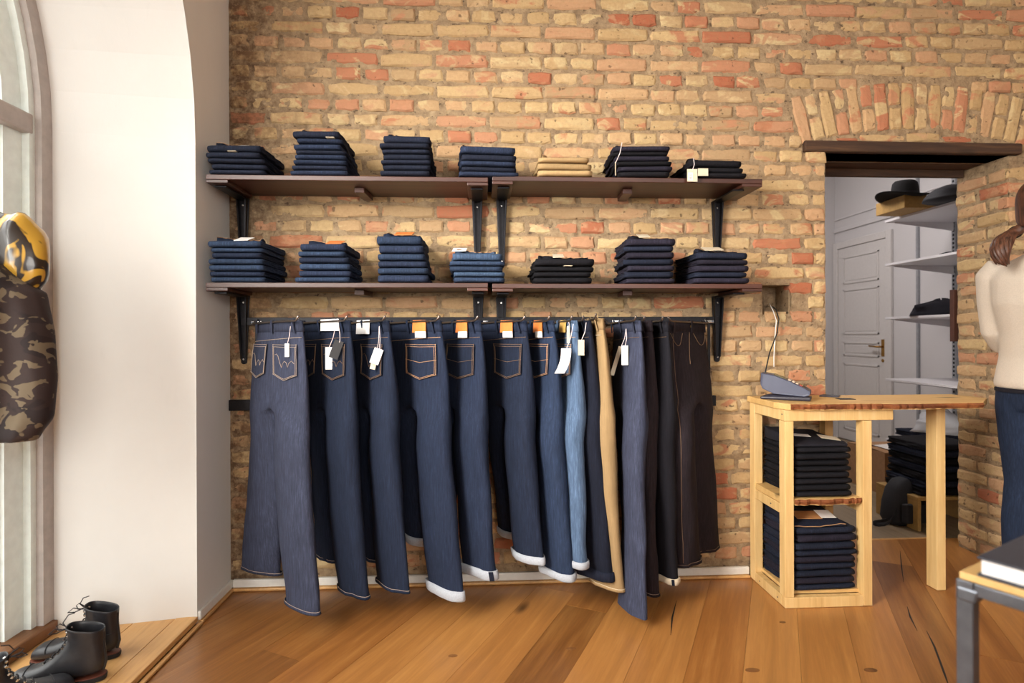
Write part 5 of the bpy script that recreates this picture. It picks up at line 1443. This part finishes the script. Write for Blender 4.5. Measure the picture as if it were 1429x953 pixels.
# ================================================================== BOOTS
def boot(label, heel, yaw, sc=1., mirror=1, laced=True):
    t = empty('boot', heel, label, 'boot', 'black lace-up boots on the window step')
    Rm = Matrix.Translation(heel) @ Matrix.Rotation(yaw, 4, 'Z') @ Matrix.Scale(sc, 4)
    T = lambda x, y, z: Rm @ Vector((x, y * mirror, z))
    secs = [((.298, .040), (.300, .030), .010), ((.292, .058), (.296, .024), .030), ((.275, .072), (.280, .022), .043), ((.245, .078), (.25, .022), .049), ((.212, .080), (.21, .022), .0495),
            ((.182, .090), (.165, .022), .047), ((.158, .106), (.12, .022), .043), ((.140, .122), (.075, .022), .040), ((.127, .138), (.030, .022), .038), ((.119, .152), (.004, .030), .0375),
            ((.114, .166), (-.006, .062), .037), ((.112, .180), (-.002, .100), .038), ((.113, .195), (.002, .138), .041), ((.118, .208), (.0, .172), .044), ((.120, .214), (-.001, .186), .0445)]
    N = 20
    def ring(f, b, w_, ins=0.):
        f, b = Vector((f[0], 0, f[1])), Vector((b[0], 0, b[1])); c = (f + b) / 2; d = (f - b) / 2
        out = []
        for i in range(N):
            q = 2 * math.pi * i / N; kx = math.copysign(abs(math.cos(q)) ** .8, math.cos(q)); ky = math.copysign(abs(math.sin(q)) ** .75, math.sin(q))
            p = c + d * kx * (1 - ins) ; out.append(T(p.x, w_ * ky * (1 - ins) + .004 * math.sin(p.x * 9), p.z))
        return out
    m = MB(); rings = [ring(*s) for s in secs]
    f, b, w_ = secs[-1]
    rings.append(ring((f[0] - .003, f[1] + .001), (b[0] + .003, b[1] + .001), w_ - .003))
    rings.append(ring((f[0] - .006, f[1] - .004), (b[0] + .006, b[1] - .004), w_ - .006))
    rings.append(ring((.113, .165), (.004, .10), .034)); rings.append(ring((.12, .12), (.03, .05), .03))
    m.loft(rings); up = m.build('upper', M['leather'], t, smooth=True, subsurf=1)
    def outline(o, n=40):
        pts = []
        for i in range(n):
            q = 2 * math.pi * i / n; x = .149 + .154 * math.cos(q)
            wv = .050 * (abs(math.sin(q)) ** .7) * (1 - .20 * math.exp(-((x - .11) / .05) ** 2)) * (.86 + .14 * (x > .15) + .0)
            pts.append((x + o * math.cos(q), math.copysign(wv + o * abs(math.sin(q)), math.sin(q)) + .004 * math.sin(x * 9)))
        return pts
    def plate(name, o, z0, z1, mat, x0=None):
        pl = [(max(x, x0) if x0 is not None else x, y) for x, y in outline(o)] if x0 is not None else outline(o)
        m = MB(); m.loft([[T(x, y, z0) for x, y in pl], [T(x, y, z1) for x, y in pl]]); return m.build(name, M[mat], t, bevel=.0015)
    plate('welt', .002, .0165, .0205, 'welt'); plate('outsole', .003, .0085 if False else .006, .0163, 'rubber')
    m = MB(); pl = [(min(x, .075), y) for x, y in outline(.002)]; m.loft([[T(x, y, .0005) for x, y in pl], [T(x, y, .0059) for x, y in pl]]); m.build('heel', M['rubber'], t)
    m = MB(); pl = [(max(x, .11), y) for x, y in outline(.001)]; m.loft([[T(x, y, .0005) for x, y in pl], [T(x, y, .0059) for x, y in pl]]); m.build('forefoot_tread', M['rubber'], t)
    # stitched toe cap edge, heel counter, back stay
    tc = ring((.236, .0795), (.232, .03), .0500); MB().tube(tc[:N // 4 + 1], .0012, 5).build('toe_cap_seam', M['lace'], t)
    MB().tube(tc[3 * N // 4:] + [tc[0]], .0012, 5).build('toe_cap_seam', M['lace'], t)
    cn = [T(.005 + .075 * math.sin(a), -.0385 - .003 * math.sin(a), .03 + .075 * math.cos(a)) for a in [math.pi / 2 * k / 8 for k in range(9)]]
    MB().tube(cn, .0012, 5).build('heel_counter_seam', M['lace'], t)
    MB().tube([T(.004, 0, .032), T(-.004, 0, .062), T(.0, 0, .10), T(.004, 0, .138), T(.003, 0, .172)], .006 * sc, 8).build('back_stay', M['leather'], t)
    if laced:
        for k in range(7):
            s = secs[5 + k] if k < 5 else secs[min(13, 6 + k)]
            fx, fz = s[0]; 
            for sd in (-1, 1):
                y = .016 * sd; ux, uz = Vector((s[0][0] - s[1][0], s[0][1] - s[1][1])).normalized()
                MB().tube([T(fx - ux * .006, y, fz - uz * .006), T(fx + ux * .0015, y * 1.05, fz + uz * .0015)], .0052 * sc, 8).build('eyelet', M['chrome'], t)
            MB().tube([T(fx + ux * .001, -.018, fz + uz * .001), T(fx + ux * .006, 0, fz + uz * .006), T(fx + ux * .002, .018, fz + uz * .004)], .0026 * sc, 6).build('lace', M['lace'], t)
        fx, fz = .118, .20
        for sd in (-1, 1):
            MB().tube([T(fx, .01 * sd, fz), T(fx + .03, .02 * sd, fz + .012), T(fx + .045, .03 * sd, fz + .0), T(fx + .03, .012 * sd, fz - .008), T(fx + .004, 0, fz)], .002 * sc, 6).build('lace_bow', M['lace'], t)
        MB().tube([T(fx, 0, fz), T(fx + .015, -.005, fz + .02), T(fx + .0, -.012, fz + .045), T(fx - .02, -.01, fz + .05)], .002 * sc, 6).build('lace_end', M['lace'], t)
    return t
bz = .0312
hp = at_z(146, 945, bz)
boot('nearer black leather lace-up boot of the pair on the window step', (hp.x, hp.y, bz), math.radians(180 + 14), .84)
hp2 = at_z(153, 925, bz)
boot('farther black leather lace-up boot half hidden behind its mate', (hp2.x, hp2.y + .045, bz), math.radians(180 + 8), .84, -1)
tp_ = at_z(104, 965, bz)
yw = math.radians(46)
boot('black boot of which only the rounded toe shows beside the pair', (tp_.x - math.cos(yw) * .25, tp_.y - math.sin(yw) * .25, bz), yw, .84)

# ================================================================== PERSON
PXc = at_d(1471, 560, 2.28)
px, py = PXc.x, PXc.y
face = math.radians(25)           # heading: away from the viewer, turned towards the shop's far side
FX, FY = math.cos(face), math.sin(face)
def L3(f, l, z): return Vector((px + FX * f - FY * l, py + FY * f + FX * l, z))
pe = empty('person', (px, py, 0), 'person with brown ponytail, oatmeal sweater and blue jeans, standing turned away at the brick pier', 'person')
def ringL(c, rf, rl, n=18, tiltf=0, k=1.):
    f, l, z = c; out = []
    for i in range(n):
        t = 2 * math.pi * i / n; a = math.copysign(abs(math.cos(t)) ** k, math.cos(t)) * rf; b = math.copysign(abs(math.sin(t)) ** k, math.sin(t)) * rl
        out.append(L3(f + a, l + b, z + a * tiltf))
    return out
def limb(m, pts, rr, n=14):
    m.tube([L3(*p) for p in pts], rr, n)
LEG = lambda s: ([(0, .09 * s, .90), (.01, .095 * s, .80), (.012, .098 * s, .65), (.015, .10 * s, .48), (-.005, .105 * s, .33), (-.015, .11 * s, .18), (-.02, .115 * s, .085), (-.02, .115 * s, .05)],
                 [.085, .088, .074, .056, .055, .043, .036, .036])
ARM = lambda s: ([(-.01, .155 * s, 1.375), (-.012, .186 * s, 1.34), (-.006, .192 * s, 1.23), (.008, .192 * s, 1.11), (.06, .19 * s, 1.06), (.16, .19 * s, 1.06), (.20, .18 * s, 1.06)],
                 [.05, .052, .046, .04, .038, .031, .026])
def head_rings():
    hz, hf = 1.585, -.072
    prof = [(-.115, .012, .05, .05), (-.10, .02, .066, .055), (-.07, .02, .082, .064), (-.03, .012, .092, .071), (.01, .005, .097, .075), (.05, -.002, .096, .075), (.085, -.008, .082, .066), (.108, -.012, .055, .045), (.118, -.014, .02, .018)]
    return [ringL((hf + f, 0, hz + z), rf, rl, 18, .1) for z, f, rf, rl in prof]
m = MB()
m.loft([ringL(c, a, b, 20, 0, .9) for c, a, b in (((0, 0, .80), .09, .15), ((0, 0, .90), .105, .17), ((.0, 0, 1.0), .09, .145), ((.0, 0, 1.1), .095, .14), ((-.005, 0, 1.22), .105, .155), ((-.012, 0, 1.32), .095, .17), ((-.015, 0, 1.375), .07, .14), ((-.01, 0, 1.41), .05, .075))])
m.tube([L3(-.02, 0, 1.38), L3(-.025, 0, 1.44), L3(-.045, 0, 1.52)], [.056, .052, .05], 14)
m.loft(head_rings())
# nose, chin, ears
m.tube([L3(.05, 0, 1.60), L3(.07, 0, 1.572), L3(.055, 0, 1.562)], [.008, .013, .010], 8)
m.tube([L3(.005, 0, 1.49), L3(.033, 0, 1.488)], [.026, .018], 10)
for s in (-1, 1): m.loft([ringL((-.06, .074 * s, 1.58 + dz), r_, .009, 10) for dz, r_ in ((-.03, .006), (-.015, .013), (.012, .017), (.03, .010))])
for s in (-1, 1):
    limb(m, *LEG(s)); limb(m, *ARM(s))
    m.loft([ringL((-.02 + f, .115 * s, z), rf, rl, 12) for f, z, rf, rl in ((.05, .022, .115, .04), (.045, .045, .105, .038), (.015, .075, .06, .034), (.0, .10, .042, .036))])
    # hand: palm and five bent fingers
    hb = Vector((.205, .182 * s, 1.06))
    m.loft([ringL((hb.x + x, hb.y - .006 * k * s, hb.z + .004 * k), .012, .022, 10) if False else [L3(hb.x + x, hb.y + .030 * math.cos(q) * wv, hb.z + .013 * math.sin(q)) for q in [2 * math.pi * i / 12 for i in range(12)]] for k, (x, wv) in enumerate(((0, .8), (.03, 1.2), (.065, 1.35), (.088, 1.2)))])
    for k in range(4):
        y0 = hb.y + (-.027 + .018 * k) ; ln = (.058, .068, .064, .05)[k if s > 0 else 3 - k]
        m.tube([L3(hb.x + .075, y0, hb.z), L3(hb.x + .09 + ln * .4, y0, hb.z - .002), L3(hb.x + .088 + ln * .75, y0, hb.z - .018), L3(hb.x + .082 + ln * .9, y0, hb.z - .034)], [.009, .0088, .0082, .0068], 8)
    ys = -s
    m.tube([L3(hb.x + .015, hb.y + .022 * ys, hb.z), L3(hb.x + .045, hb.y + .046 * ys, hb.z - .006), L3(hb.x + .07, hb.y + .05 * ys, hb.z - .012), L3(hb.x + .088, hb.y + .044 * ys, hb.z - .018)], [.012, .0105, .0095, .0075], 8)
body = m.build('body', M['skin'], pe, remesh=.0065)
for s in (-1, 1):
    MB().lathe(L3(.033, .032 * s, 1.594) - Vector((0, 0, 0)), [(.001, -.008), (.008, -.005), (.0105, 0), (.008, .005), (.001, .008)], 10).build('eye', M['paper'], pe, smooth=True)
MB().tube([L3(.041, -.022, 1.533), L3(.051, 0, 1.530), L3(.041, .022, 1.533)], [.003, .0055, .003], 8).build('mouth', M['keyred'], pe, smooth=True)
# sweater
m = MB()
def nz(rings, a):
    return [[p + (Vector((p.x - px, p.y - py, 0)).normalized() * a * noise.noise(p * 7)) for p in r_] for r_ in rings]
m.loft(nz([ringL(c, a, b, 24, 0, .9) for c, a, b in (((-.0, 0, .875), .125, .185), ((0, 0, .90), .128, .187), ((.015, 0, 1.0), .108, .175), ((.006, 0, 1.1), .115, .176), ((-.022, 0, 1.22), .128, .187), ((-.03, 0, 1.32), .112, .19), ((-.026, 0, 1.38), .082, .16), ((-.012, 0, 1.42), .066, .09), ((-.004, 0, 1.438), .062, .07))], .010))
for s in (-1, 1):
    pts, rr = ARM(s); rings = []
    m.tube([L3(*p) for p in pts[:-1]] + [L3(.19, .188 * s, 1.057)], [.066, .070, .060, .054, .050, .044, .040], 16)
m.build('sweater', M['knit'], pe, remesh=.010)
# jeans
m = MB()
m.loft([ringL(c, a, b, 22, 0, .9) for c, a, b in (((0, 0, .79), .105, .165), ((0, 0, .86), .114, .178), ((0, 0, .93), .108, .168), ((0, 0, .99), .10, .155))])
for s in (-1, 1):
    pts, rr = LEG(s); m.tube([L3(*p) for p in pts[:-1]] + [L3(-.02, .115 * s, .07)], [r_ + .010 for r_ in rr[:-2]] + [.05, .052], 16)
m.build('trousers', M['d_blue'], pe, remesh=.009)
MB().loft([ringL((0, 0, z), .1285, .187, 24, 0, .9) for z in (.862, .876)], False, False).build('sweater_hem', M['d_black'], pe, smooth=True)
for s in (-1, 1):
    m = MB(); m.loft([ringL((-.02 + f, .115 * s, z), rf, rl, 16) for f, z, rf, rl in ((.05, .001, .128, .048), (.05, .018, .13, .050), (.045, .045, .118, .046), (.015, .08, .07, .042), (.0, .10, .050, .043))]); m.build('shoe', M['shoe'], pe, smooth=True)
# hair: cap, and gathered low ponytail
m = MB(); rings = []
hz, hf = 1.585, -.072
for z, f, rf, rl in ((-.075, -.055, .045, .058), (-.04, -.040, .068, .076), (0, -.022, .084, .083), (.04, -.012, .102, .086), (.075, -.012, .102, .082), (.105, -.014, .084, .066), (.126, -.016, .052, .042), (.134, -.016, .02, .018)):
    rings.append(ringL((hf + f, 0, hz + z), rf, rl, 20, .14))
m.loft(rings); m.build('hair', M['hair'], pe, smooth=True, subsurf=1)
hb0 = L3(-.12, 0.01, 1.545)
pt_ = [at_d(u, v, dd) for u, v, dd in ((1417, 324, 2.28), (1407, 328, 2.27), (1399, 337, 2.26), (1395, 349, 2.25), (1395, 360, 2.25), (1400, 368, 2.25))]
m = MB(); m.tube([hb0] + pt_, [.03, .018, .022, .027, .026, .020, .008], 14)
for k in range(11):
    a = 2 * math.pi * k / 11; rr = (.012, .008, .017, .022, .022, .018, .012)
    m.tube([p + (RT * math.cos(a + i * .5) + UP * .25 * math.sin(a + i * .5) + FWD * math.sin(a + i * .5)) * rr[i] * (1.15 if i < 6 else 1.6) - UP * (.004 * (k % 4) if i == 6 else 0) for i, p in enumerate([hb0] + pt_)], [.010, .007, .010, .012, .012, .010, .003], 8)
m.build('ponytail', M['hair'], pe, smooth=True, subsurf=1)
m = MB(); m.tube([pt_[0] + RT * .006 + UP * .004, pt_[0] - RT * .006 - UP * .003], .024, 14); m.build('hair_tie', M['rubber'], pe, smooth=True)
